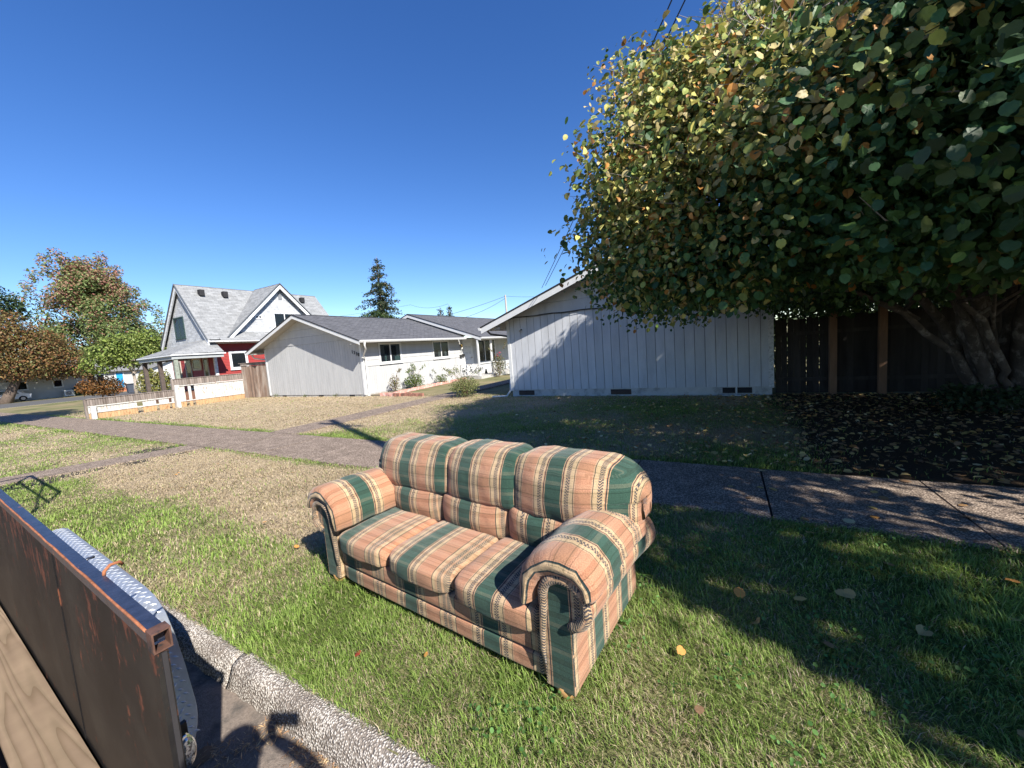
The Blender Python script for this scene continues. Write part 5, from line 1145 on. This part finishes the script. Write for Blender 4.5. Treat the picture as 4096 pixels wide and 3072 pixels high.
P, d_, bi = blob_points(HB, NL, .75, .35)
ctr = np.array((cx_, cy_, 4.2)); out = P - ctr; out /= np.linalg.norm(out, axis=1, keepdims=True)
keep = P[:, 2] > 1.90 + .22 * vnoise(P[:, 0], P[:, 1], .5, 31) - .12 * (P[:, 0] > 2)
dcam = np.linalg.norm(P - CAMP, axis=1); keep &= dcam > 2.05; keep &= ~((P[:, 0] > .55 * P[:, 1] + .5) & (P[:, 1] < 5.2) & (rng.random(NL) < .95))  # unseen right front of the crown thinned to let sun reach the sidewalk
P = P[keep]; d_ = d_[keep]; out = out[keep]; NL = len(P)
# interior foliage: sparse
NI = 20000; q = rng.standard_normal((NI, 3)); q /= np.linalg.norm(q, axis=1, keepdims=True); rr = .9 * rng.random(NI) ** .4
PI_ = np.stack([cx_ + 5.6 * q[:, 0] * rr, cy_ + 4.9 * q[:, 1] * rr, 4.9 + 3.6 * q[:, 2] * rr], 1); kk = (PI_[:, 2] > 2.15); PI_ = PI_[kk]
P = np.concatenate([P, PI_]); out = np.concatenate([out, q[kk]]); d_ = np.concatenate([d_, q[kk]]); NL = len(P)
nr = out * .30 + d_ * .25 + rng.standard_normal((NL, 3)) * .62 + np.array((.34, -.20, .58))
dr = rng.standard_normal((NL, 3)) * .45 + out * .25; dr[:, 2] -= 1.0
sz = (.064 + .030 * sstep(.8, 2.8, P[:, 0])) * (1 + .25 * rng.standard_normal(NL)).clip(.5, 1.5) 
dc = np.linalg.norm(P - CAMP, axis=1); 
cg = [(.045, .085, .035), (.060, .100, .035), (.13, .18, .055), (.26, .29, .075), (.50, .45, .13), (.46, .22, .06), (.46, .38, .17)]
yel_lit = (.35 + .65 * sstep(2.2, 3.4, P[:, 2])) * sstep(1.7, -.1, P[:, 0] + .5 * (P[:, 2] < 3.2) - .10 * np.clip(P[:, 2] - 4, 0, 3) + .5 * (vnoise(P[:, 0], P[:, 2], .5, 77) - .5))  # sunlit side put into paler colour here, mixed with real yellowing of the leaves
base_i = palette(NL, [(.035, .085, .032), (.048, .11, .035), (.07, .14, .04), (.12, .20, .045)], (4, 4, 3, .8), .15); yel_i = palette(NL, cg[2:], (3, 3.2, 2.6, .8, 2.6), .18)
pick = rng.random(NL) < (.02 + .90 * yel_lit); LC = np.where(pick[:, None], yel_i, base_i)
cold = rng.random(NL) < .007; LC[cold] = np.array((.36, .17, .04))
# leaves that are large in the picture become parts of their own
rel = (P - CAMP) @ RN; dep = -rel[:, 2]; ok = (dep > .2); px = np.where(ok, rel[:, 0] / np.where(ok, dep, 1), 9); py = np.where(ok, rel[:, 1] / np.where(ok, dep, 1), 9)
vis = ok & (np.abs(px) < 1.34) & (np.abs(py) < 1.0); score = np.where(vis, sz / np.maximum(dep, .2), 0)
near = np.argsort(-score)[:300]; mask_n = np.zeros(NL, bool); mask_n[near] = True
lm = foliage_mat('hazel_leaf', .22, .5)
rest = ~mask_n; rnear = rest & (dc < 4.0) & vis; rmid = rest & ~rnear & (dc < 8.5) & vis; rfar = rest & ~rnear & ~rmid
base0 = np.array((4.5, 10.9, 0))
for sel, kd in ((rnear, 'round'), (rmid, 'mid'), (rfar, 'hex')):
    o = link('foliage', leaves_mesh('foliage', P[sel] - base0, nr[sel], dr[sel], sz[sel] * (1.12 if kd == 'hex' else 1), LC[sel], kd), lm, BT); o['kind'] = 'stuff'
    o.data.polygons.foreach_set('use_smooth', [kd == 'round'] * len(o.data.polygons))
xf, yf, zf = rot_frames(nr[near], dr[near], None)
VAR = []
for c in [(.045, .085, .035), (.055, .10, .04), (.075, .115, .035), (.10, .13, .035), (.04, .07, .03), (.30, .16, .045)]:
    V0, F0 = leaf_template('round'); VAR.append(npmesh('leaf', V0, F0, np.tile(np.array(c), (len(V0), 1)), True)); VAR[-1].materials.append(lm)
for k_, i in enumerate(near):
    o = bpy.data.objects.new('leaf', VAR[5 if random.random() < .05 else random.randrange(5)]); COL.objects.link(o); o.parent = BT
    s_ = float(sz[i]); m_ = Matrix(((xf[k_][0] * s_, yf[k_][0] * s_, zf[k_][0] * s_, P[i][0] - 4.5), (xf[k_][1] * s_, yf[k_][1] * s_, zf[k_][1] * s_, P[i][1] - 10.9), (xf[k_][2] * s_, yf[k_][2] * s_, zf[k_][2] * s_, P[i][2]), (0, 0, 0, 1))); o.matrix_basis = m_
# twigs poking out and seen through gaps
tw = MB()
for i in rng.choice(len(HB), 260, replace=False):
    c = V3(HB[i, :3]); o_ = (c - V3((cx_, cy_, 3.6))).normalized(); a = c - o_ * .5; b_ = c + o_ * random.uniform(.2, .55) + V3((random.gauss(0, .15), random.gauss(0, .15), random.uniform(0, .25)))
    tw.tube([a, c + V3((random.gauss(0, .05), random.gauss(0, .05), .04)), b_], [.008, .006, .002], 4)
for i in range(420):
    x, y = random.uniform(.1, 2.8), random.uniform(4.6, 8); z = crown_top(x, y); c = V3((x, y, z - .35)); e = c + V3((random.gauss(0, .3), random.gauss(0, .3), random.uniform(.15, .6)))
    tw.tube([c, c.lerp(e, .5) + V3((random.gauss(0, .06), random.gauss(0, .06), 0)), e], [.009, .006, .003], 4)
part('twig', tw, M('grey_twig', (.30, .27, .25), .9, .2), BT, stuff=True)
# neighbouring street tree just outside the right edge; it shades the verge and sidewalk
SB_ = []
for i in range(150):
    q = V3((random.gauss(0, 1), random.gauss(0, 1), random.gauss(0, 1))).normalized() * random.uniform(.55, 1); r_ = random.uniform(.45, .9); SB_.append((9.35 + q.x * 3.6, 1.25 + q.y * 2.7, 6.3 + q.z * 2.4, r_, r_, r_ * .8))
for i in range(60): r_ = random.uniform(.5, .8); SB_.append((random.uniform(7, 10.5), random.uniform(4, 6.5), random.uniform(5, 8.5), r_, r_, r_))
SB_ = [q for q in SB_ if not (4.75 < q[1] + .514 * q[2] < 6.2 and q[0] - 1.155 * q[2] > .9)]  # clumps left out of the crown so a sun strip falls on the sidewalk
tree_obj('street_tree', 'leafy street tree in the verge outside the right edge, casting dappled shade', 'tree', (8.8, 1.7, 0), SB_, 18500, .125, [G1, G2, (.16, .17, .04)], (3, 3, 2), .2, kind='hex', trans=.25, trunk_top=(8.8, 1.4, 6.5))
# bushy ground growth at the trunk foot
shrub('ivy_clump', 'dark low green growth around the foot of the big tree', 4.2, 10.5, .75, .55, 1500, .09, [(.04, .07, .03), (.03, .05, .02)], (2, 1), 10)

# ================================================================== FALLEN LEAVES
def fallen_mesh(name, P, sz, cols, lift=.012):
    n = len(P); nr = rng.standard_normal((n, 3)) * .28; nr[:, 2] = 1; dr = rng.standard_normal((n, 3)); dr[:, 2] *= .1
    P = P.copy(); P[:, 2] += lift
    return leaves_mesh(name, P, nr, dr, sz, cols, 'hex')
lc = [(.48, .34, .13), (.34, .20, .09), (.58, .42, .14), (.24, .145, .08), (.58, .27, .07), (.60, .50, .28)]
N = 6500; x = rng.uniform(.3, 13, N); y = 5.95 + 7 * rng.random(N) ** .9; k_ = (x > .8 + .6 * rng.standard_normal(N) * .6) | (rng.random(N) < .1); x, y = x[k_], y[k_]
o = link('leaf_litter', fallen_mesh('leaf_litter', np.stack([x, y, 0 * x], 1), rng.uniform(.045, .095, len(x)), palette(len(x), lc, (3, 4, 2, 5, .7, 1.2), .25)), foliage_mat('dry_leaf', .15, .8)); o['kind'] = 'stuff'; o['label'] = 'brown litter of fallen leaves under the big tree'; o['category'] = 'leaf litter'
N = 1700; x = rng.uniform(-6.5, 1.0, N); y = rng.uniform(6, 12.6, N); k_ = rng.random(N) < sstep(-7, 1, x) ** 1.3; x, y = x[k_], y[k_]
o = link('leaf_litter', fallen_mesh('leaf_litter', np.stack([x, y, 0 * x], 1), rng.uniform(.06, .09, len(x)), palette(len(x), lc, (3, 2, 3, 2, 1, 2), .2), .025), foliage_mat('dry_leaf', .15, .8)); o['kind'] = 'stuff'; o['label'] = 'scattered pale leaves on the shaded lawn before the corner house'; o['category'] = 'leaf litter'
N = 60; x = rng.uniform(-2.0, .0, N) - .1; y = rng.uniform(.55, 1.01, N); x2 = -2.45 + 1.6 * rng.random(2600); y2 = 1.005 - .28 * rng.random(2600) ** 2 + .02 * rng.standard_normal(2600)
P_ = np.stack([x2, y2, -.147 + .0 * x2], 1); clump = vnoise(x2, y2, .16, 41) > .48; P_ = P_[clump]; n = len(P_)
nrr = rng.standard_normal((n, 3)) * .5; nrr[:, 2] = 1; V0, F0 = leaf_template('quad')
xx_, yy_, zz_ = rot_frames(nrr, rng.standard_normal((n, 3)) * np.array((1, 1, .2)), None); s1 = rng.uniform(.012, .045, n)
V = P_[:, None, :] + s1[:, None, None] * (V0[None, :, 0:1] * .22 * xx_[:, None] + V0[None, :, 1:2] * yy_[:, None] + V0[None, :, 2:3] * .3 * zz_[:, None]) + np.array((0, 0, .008))
F = (F0[None] + (np.arange(n) * 4)[:, None, None]).reshape(-1, 3)
o = link('gutter_debris', npmesh('gutter_debris', V.reshape(-1, 3), F, np.repeat(palette(n, [(.50, .34, .18), (.38, .22, .12), (.55, .42, .25)], (2, 2, 1), .2), 4, axis=0)), foliage_mat('dry_leaf', .15, .8)); o['kind'] = 'stuff'; o['label'] = 'dry straw and leaf crumbs along the foot of the kerb'; o['category'] = 'debris'
FL = []
V0, F0 = leaf_template('round')
for c in lc + [(.32, .05, .03)]:
    V = V0.copy(); V[:, 2] *= random.uniform(.8, 1.6); m_ = npmesh('fallen_leaf', V, F0, np.tile(np.array(c), (len(V0), 1)), True); m_.materials.append(foliage_mat('dry_leaf', .15, .8)); FL.append(m_)
V = V0.copy(); V[:, 2] += .35 * np.abs(V[:, 0]); mcurl = npmesh('fallen_leaf', V, F0, np.tile(np.array((.40, .30, .12)), (len(V0), 1)), True); mcurl.materials.append(foliage_mat('dry_leaf', .15, .8)); FL.append(mcurl)
def pix_ground(px, py):      # where a sight line of the survey meets the ground (used only to place leaves in the world)
    v = RN @ np.array([(px - 1106) / 831, (829.5 - py) / 831, -1.0]); t = (0 - 1.85) / v[2]; return v[0] * t, v[1] * t
def fleaf(x, y, mesh, s, label, group=None, z=.02, tilt=.3):
    o = bpy.data.objects.new('fallen_leaf', mesh); COL.objects.link(o); o.location = (x, y, z); o.rotation_euler = (random.uniform(-tilt, tilt), random.uniform(-tilt, tilt), random.uniform(0, 6.28)); o.scale = (s, s, s); o['label'] = label; o['category'] = 'fallen leaf'
    if group: o['group'] = group
for (x, y, k_, s, lb) in ((.36, 2.98, 2, .10, 'upright yellow leaf in shaded grass midway between sofa and right edge'), (.05, 2.86, 4, .10, 'large orange brown leaf lying in the shaded grass right of the sofa'), (.14, 2.63, 7, .10, 'curled yellow brown leaf in grass below the large orange leaf'), (.72, 3.15, 7, .10, 'folded yellow leaf in shade nearer the sidewalk, right of the upright yellow leaf'),
        (1.0, 2.95, 7, .10, 'curled yellow leaf farthest right in the middle of the shaded grass'), (1.12, 2.35, 7, .12, 'long curled ochre leaf near the right edge in shade'), (.92, 1.98, 7, .12, 'long curled orange leaf lying on bright tipped grass lower right'), (-2.02, 1.42, 6, .06, 'small dark red leaf on the green grass in front of the sofa'), (-1.63, 1.6, 4, .04, 'tiny orange leaf beside the sofa base front'), (-.15, 1.9, 3, .06, 'brown curled leaf in the bright grass right of the sofa foot'), (-.25, 2.25, 4, .07, 'brown orange leaf in bright tufted grass behind the sofa foot'), (.12, 1.35, 3, .07, 'pinkish brown leaf in the pale grass at the bottom')):
    fleaf(x, y, FL[k_], s * .74, lb, z=.035, tilt=.6)
CN = ['tan', 'light brown', 'pale yellow', 'dark brown', 'orange', 'cream']
for i in range(46):
    x_ = random.uniform(-.3, 5.2); c_ = random.randrange(6); y_ = random.uniform(SWN + .05, SWF - .05)
    fleaf(x_, y_, FL[c_], random.uniform(.06, .095), CN[c_] + ' leaf on the shaded sidewalk, ' + ('left of the wide joint' if x_ < .36 else 'right of the wide joint' if x_ < 1.88 else 'near the right edge') + (', house side' if y_ > 5.1 else ', grass side'), 'fallen leaves on the sidewalk', .016, .2)
for i in range(26):
    x_ = random.uniform(.1, 4.2); c_ = random.randrange(5); y_ = random.uniform(2.6, 4.25)
    fleaf(x_, y_, FL[c_], random.uniform(.05, .08), 'small ' + CN[c_] + ' leaf in shaded grass ' + ('along the sidewalk' if y_ > 3.6 else 'midway to the kerb') + (', right part' if x_ > 2 else ', beside the sofa'), 'fallen leaves in the shaded verge', .035)
for i in range(14):
    x_ = random.uniform(-9, -3.2); c_ = random.choice((1, 3, 4)); y_ = random.uniform(1.5, 4.2)
    fleaf(x_, y_, FL[c_], random.uniform(.03, .05), 'tiny ' + CN[c_] + ' leaf on the sunny verge ' + ('near the kerb' if y_ < 2.6 else 'near the sidewalk') + (', far left' if x_ < -6 else ', left of the sofa'), 'fallen leaves on the sunny verge', .03)
fleaf(-2.42, .78, FL[3], .10, 'grey brown lobed leaf lying in shadow on the street by the kerb', z=-.14)

# ================================================================== GRASS
def grass(name, bands):
    P = []; H = []; W = []
    for (r0, r1, dens, hgt, wid) in bands:
        a0, a1 = math.radians(-94), math.radians(58); area = (a1 - a0) / 2 * (r1 * r1 - r0 * r0); n = int(area * dens)
        r = np.sqrt(rng.uniform(r0 * r0, r1 * r1, n)); a = rng.uniform(a0, a1, n); x = r * np.sin(a); y = r * np.cos(a)
        k = (y > 1.13) & (y < 13.6) & (x > -45)
        k &= ~((y > SWN + .02) & (y < SWF - .0)); k &= ~((np.abs(x + 10.62) < .54) & (y > 5.9)); k &= ~((np.abs(x + 12.0 - (y - 2.8) * .32) < .42) & (y < 4.35))
        k &= ~((y > 12.78) & (x > -7.3)); k &= ~((y > 12.98) & (x < -14.5)); soil = (x > .95 + .25 * rng.standard_normal(n)) & (y > 5.8); k &= ~soil | (rng.random(n) < .03)
        # keep off the sofa base
        s = (x - sA.x) * su.x + (y - sA.y) * su.y; d = (x - sA.x) * sn.x + (y - sA.y) * sn.y; k &= ~((s > .03) & (s < 2.28) & (d > .05) & (d < .95))
        # thinner in patches
        k &= rng.random(n) < (.55 + .45 * sstep(.25, .55, vnoise(x, y, .22, 21)))
        x, y = x[k], y[k]; m = len(x); P.append(np.stack([x, y, 0 * x - .012], 1)); H.append(np.full(m, hgt)); W.append(np.full(m, wid))
    P = np.concatenate(P); H = np.concatenate(H); W = np.concatenate(W); n = len(P)
    x, y = P[:, 0], P[:, 1]; D = dryness(x, y); tuft = sstep(.62, .80, vnoise(x, y, .35, 22)); lush = sstep(.45, .8, vnoise(x, y, .9, 23))
    dry = rng.random(n) < (.13 + .85 * D)
    dist = np.hypot(x, y)
    h = H * (.55 + .75 * rng.random(n)) * (1 + .55 * tuft * ~dry + .35 * lush); h = np.where(dry, h * .8, h)
    tall = rng.random(n) < .012; h = np.where(tall, h * 1.9, h)
    az = rng.uniform(0, 2 * np.pi, n) * .85 + 2 * np.pi * vnoise(x, y, .25, 24) * .6; lean = np.where(dry, rng.uniform(.5, 1.25, n), rng.uniform(.15, .95, n))
    ux, uy = np.cos(az), np.sin(az); sx_, sy_ = -uy, ux; w = W * (.6 + .7 * rng.random(n))
    def pt(t, wf):  # along the blade
        hz = h * np.sin(np.pi / 2 - lean * t) * t; hr = h * np.sin(lean * t + .15 * t) * t
        c = np.stack([x + ux * hr, y + uy * hr, P[:, 2] + hz], 1); o_ = np.stack([sx_ * w * wf, sy_ * w * wf, 0 * w], 1); return c - o_, c + o_
    a, b = pt(0 * h, .5); c, d = pt(.55 + 0 * h, .42); e, _ = pt(1 + 0 * h, 0)
    V = np.stack([a, b, d, c, e], 1).reshape(-1, 3); i = np.arange(n) * 5
    F = np.concatenate([np.stack([i, i + 1, i + 2], 1), np.stack([i, i + 2, i + 3], 1), np.stack([i + 3, i + 2, i + 4], 1)])
    g = palette(n, [(.29, .43, .085), (.36, .49, .12), (.20, .32, .06), (.43, .50, .17)], (3, 3, 2, 1), .16); g = g * (1 - .35 * (rng.random((n, 1)) * (1 - lush[:, None])))
    g = g * np.where((x < -2)[:, None], 1, 1); t = palette(n, [(.56, .45, .30), (.63, .53, .37), (.46, .36, .24), (.46, .41, .21)], (3, 2, 2, 2), .16)
    far = sstep(8, 16, dist)[:, None]; C = np.where(dry[:, None], t, g); fm = sstep(5, 11, dist)[:, None] * .6; C = C * (1 - fm) + fm * np.where(dry[:, None], np.array((.50, .405, .27)), np.array((.27, .35, .09)))
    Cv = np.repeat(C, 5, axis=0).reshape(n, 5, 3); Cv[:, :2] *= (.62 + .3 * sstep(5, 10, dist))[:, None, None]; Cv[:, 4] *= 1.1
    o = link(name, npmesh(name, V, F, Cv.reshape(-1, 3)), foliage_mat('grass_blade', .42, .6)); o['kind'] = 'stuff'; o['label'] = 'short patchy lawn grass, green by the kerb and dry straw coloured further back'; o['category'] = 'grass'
    return n
grass('grass', [(1.0, 3.0, 15000, .046, .0036), (3.0, 4.5, 8000, .046, .005), (4.5, 7, 3000, .05, .0075), (7, 11, 2300, .040, .0085), (11, 18, 900, .036, .014), (18, 34, 230, .036, .028)])
# clover patches
N = 5200; x = rng.uniform(-1.4, 3.5, N); y = rng.uniform(1.3, 4.25, N); k_ = vnoise(x, y, .28, 51) > .58; x, y = x[k_], y[k_]; n = len(x)
o = link('clover', leaves_mesh('clover', np.stack([x, y, rng.uniform(.02, .05, n)], 1), rng.standard_normal((n, 3)) * .35 + np.array((0, 0, 1)), rng.standard_normal((n, 3)) * np.array((1, 1, .1)), rng.uniform(.016, .028, n), palette(n, [(.09, .20, .05), (.13, .26, .07)], (1, 1)), 'hex'), foliage_mat('grass_blade', .42, .6)); o['kind'] = 'stuff'; o['label'] = 'clover patches among the grass'; o['category'] = 'clover'

# ================================================================== PHOTOGRAPHER (outside the frame, seen by shadow only)
def skin_body(name, chains, mat, parent):
    """chains: list of lists of (x,y,z,r); first vertex of each later chain is the index name of an earlier one"""
    vs = []; es = []; rs = []; names = {}
    for ch in chains:
        prev = None
        for it in ch:
            if isinstance(it, str): prev = names[it]; continue
            nm = it[4] if len(it) > 4 else None
            vs.append(it[:3]); rs.append(it[3]); k = len(vs) - 1
            if nm: names[nm] = k
            if prev is not None: es.append((prev, k))
            prev = k
    p = wpos(parent); me = bpy.data.meshes.new(name); me.from_pydata([(a - p[0], b - p[1], c - p[2]) for a, b, c in vs], es, []); me.update()
    o = link(name, me, None, parent); sk = o.modifiers.new('skin', 'SKIN'); sk.use_smooth_shade = True
    lay = me.skin_vertices[0].data if me.skin_vertices else None
    if lay is None:
        bm2 = bmesh.new(); bm2.from_mesh(me); bm2.verts.layers.skin.verify(); bm2.to_mesh(me); bm2.free(); lay = me.skin_vertices[0].data
    for k, r in enumerate(rs): lay[k].radius = (r, r) if not isinstance(r, tuple) else r
    lay[0].use_root = True
    ss = o.modifiers.new('sub', 'SUBSURF'); ss.levels = ss.render_levels = 2
    dg = bpy.context.evaluated_depsgraph_get(); m2_ = bpy.data.meshes.new_from_object(o.evaluated_get(dg)); o.modifiers.clear(); o.data = m2_
    m2_.materials.clear()
    for q in (mat, skinm, jean, M('shoe', (.05, .045, .04), .6)): m2_.materials.append(q)
    for f in m2_.polygons:
        c = f.center; wx, wy, wz = c.x + p[0], c.y + p[1], c.z + p[2]
        f.material_index = 1 if (wz > 1.50 and abs(wx - HX) < .14 and wy < -.0) or (wz > 1.74 and wx < .19) or (wx < -.17 and wz < .98 and wz > .8 and wy > -.26) else 3 if wz < -.06 else 2 if wz < .86 else 0
        f.use_smooth = True
    return o
Ph = thing('person', 'photographer standing behind the trailer with a raised phone, only the shadow in view', 'person', (.02, -.2, -.15))
skinm = M('skin', (.55, .36, .27), .55, .05, 20); clothm = M('dark_cloth', (.05, .055, .07), .9, .15, 40); jean = M('denim', (.07, .10, .17), .9, .15, 60)
HX, HY = -.10, -.12
skin_body('body', [
    [(.02, -.22, .83, .15, 'pel'), (.0, -.21, 1.02, .14), (-.02, -.20, 1.22, .155, 'chest'), (-.04, -.18, 1.40, .13, 'sh'), (-.07, -.155, 1.50, .062, 'neck'), (HX, -.135, 1.585, .075), (HX, HY, 1.68, .098), (HX, HY - .01, 1.765, .075)],
    ['sh', (.14, -.17, 1.41, .072), (.36, .02, 1.56, .050, 'elb'), (.24, .02, 1.70, .038), (.085, -.055, 1.815, .030)],
    ['sh', (-.20, -.24, 1.40, .072), (-.28, -.36, 1.14, .050), (-.22, -.22, .93, .036), (-.20, -.16, .85, .028)],
    ['pel', (.11, -.23, .74, .095), (.13, -.20, .38, .062), (.14, -.25, -.05, .045), (.14, -.22, -.11, .045), (.15, -.06, -.12, .035)],
    ['pel', (-.09, -.21, .74, .095), (-.11, -.17, .38, .062), (-.12, -.22, -.05, .045), (-.12, -.19, -.11, .045), (-.13, -.04, -.12, .035)]], clothm, Ph)
for sx_ in (-1, 1):
    e = MB(); e.tube([(HX + sx_ * .088, HY, 1.65), (HX + sx_ * .10, HY - .01, 1.68), (HX + sx_ * .092, HY - .01, 1.71)], [.008, .014, .008], 6); part('ear', e, skinm, Ph, True)
nz_ = MB(); nz_.tube([(HX, HY + .085, 1.715), (HX, HY + .105, 1.685), (HX, HY + .11, 1.665), (HX, HY + .085, 1.655)], [.006, .011, .015, .008], 8); part('nose', nz_, skinm, Ph, True)
for sx_ in (-1, 1): ey = MB(); ey.tube([(HX + sx_ * .032, HY + .078, 1.70), (HX + sx_ * .032, HY + .09, 1.70)], [.012, .006], 8); part('eye', ey, M('eye_white', (.6, .6, .6), .3), Ph, True)
mo_ = MB(); mo_.tube([(HX - .022, HY + .085, 1.63), (HX, HY + .092, 1.628), (HX + .022, HY + .085, 1.63)], [.004, .007, .004], 6); part('mouth', mo_, M('lip', (.45, .2, .17), .6), Ph, True)
hair = MB(); hair.tube([(HX, HY - .02, 1.70), (HX, HY - .02, 1.76), (HX, HY - .02, 1.81), (HX, HY - .02, 1.835)], [.105, .108, .085, .03], 14); part('hair', hair, M('dark_hair', (.03, .02, .015), .8), Ph, True)
for k_ in range(5):   # fingers of the raised hand closing on the phone
    z0 = 1.865 - k_ * .02; f = [(.085, -.05, z0 - .02, .011), (.055, -.062, z0, .0095), (.03, -.045, z0 + .002, .009), (.028, -.028, z0, .008)] if k_ < 4 else [(.085, -.045, 1.80, .012), (.06, -.028, 1.82, .011), (.035, -.02, 1.83, .010)]
    t = MB(); t.tube([q[:3] for q in f], [q[3] for q in f], 8); part('finger', t, skinm, Ph, True)
phn = thing('phone', 'phone held up sideways by the photographer', 'phone', (.06, -.03, 1.83))
t = MB(); t.prism([(-.012, -.034), (.135, -.034), (.143, -.026), (.143, .034), (.135, .042), (-.012, .042), (-.02, .034), (-.02, -.026)], 'y', -.008, 0)
t.v = [tuple(V3((0, 0, 1.85 - .012)) + V3((RM[0][0], RM[1][0], RM[2][0])) * v[0] + V3((RM[0][1], RM[1][1], RM[2][1])) * v[2] - V3((RM[0][2], RM[1][2], RM[2][2])) * (v[1] - .004)) for v in t.v]
part('body', t, M('phone_black', (.02, .02, .022), .2), phn)
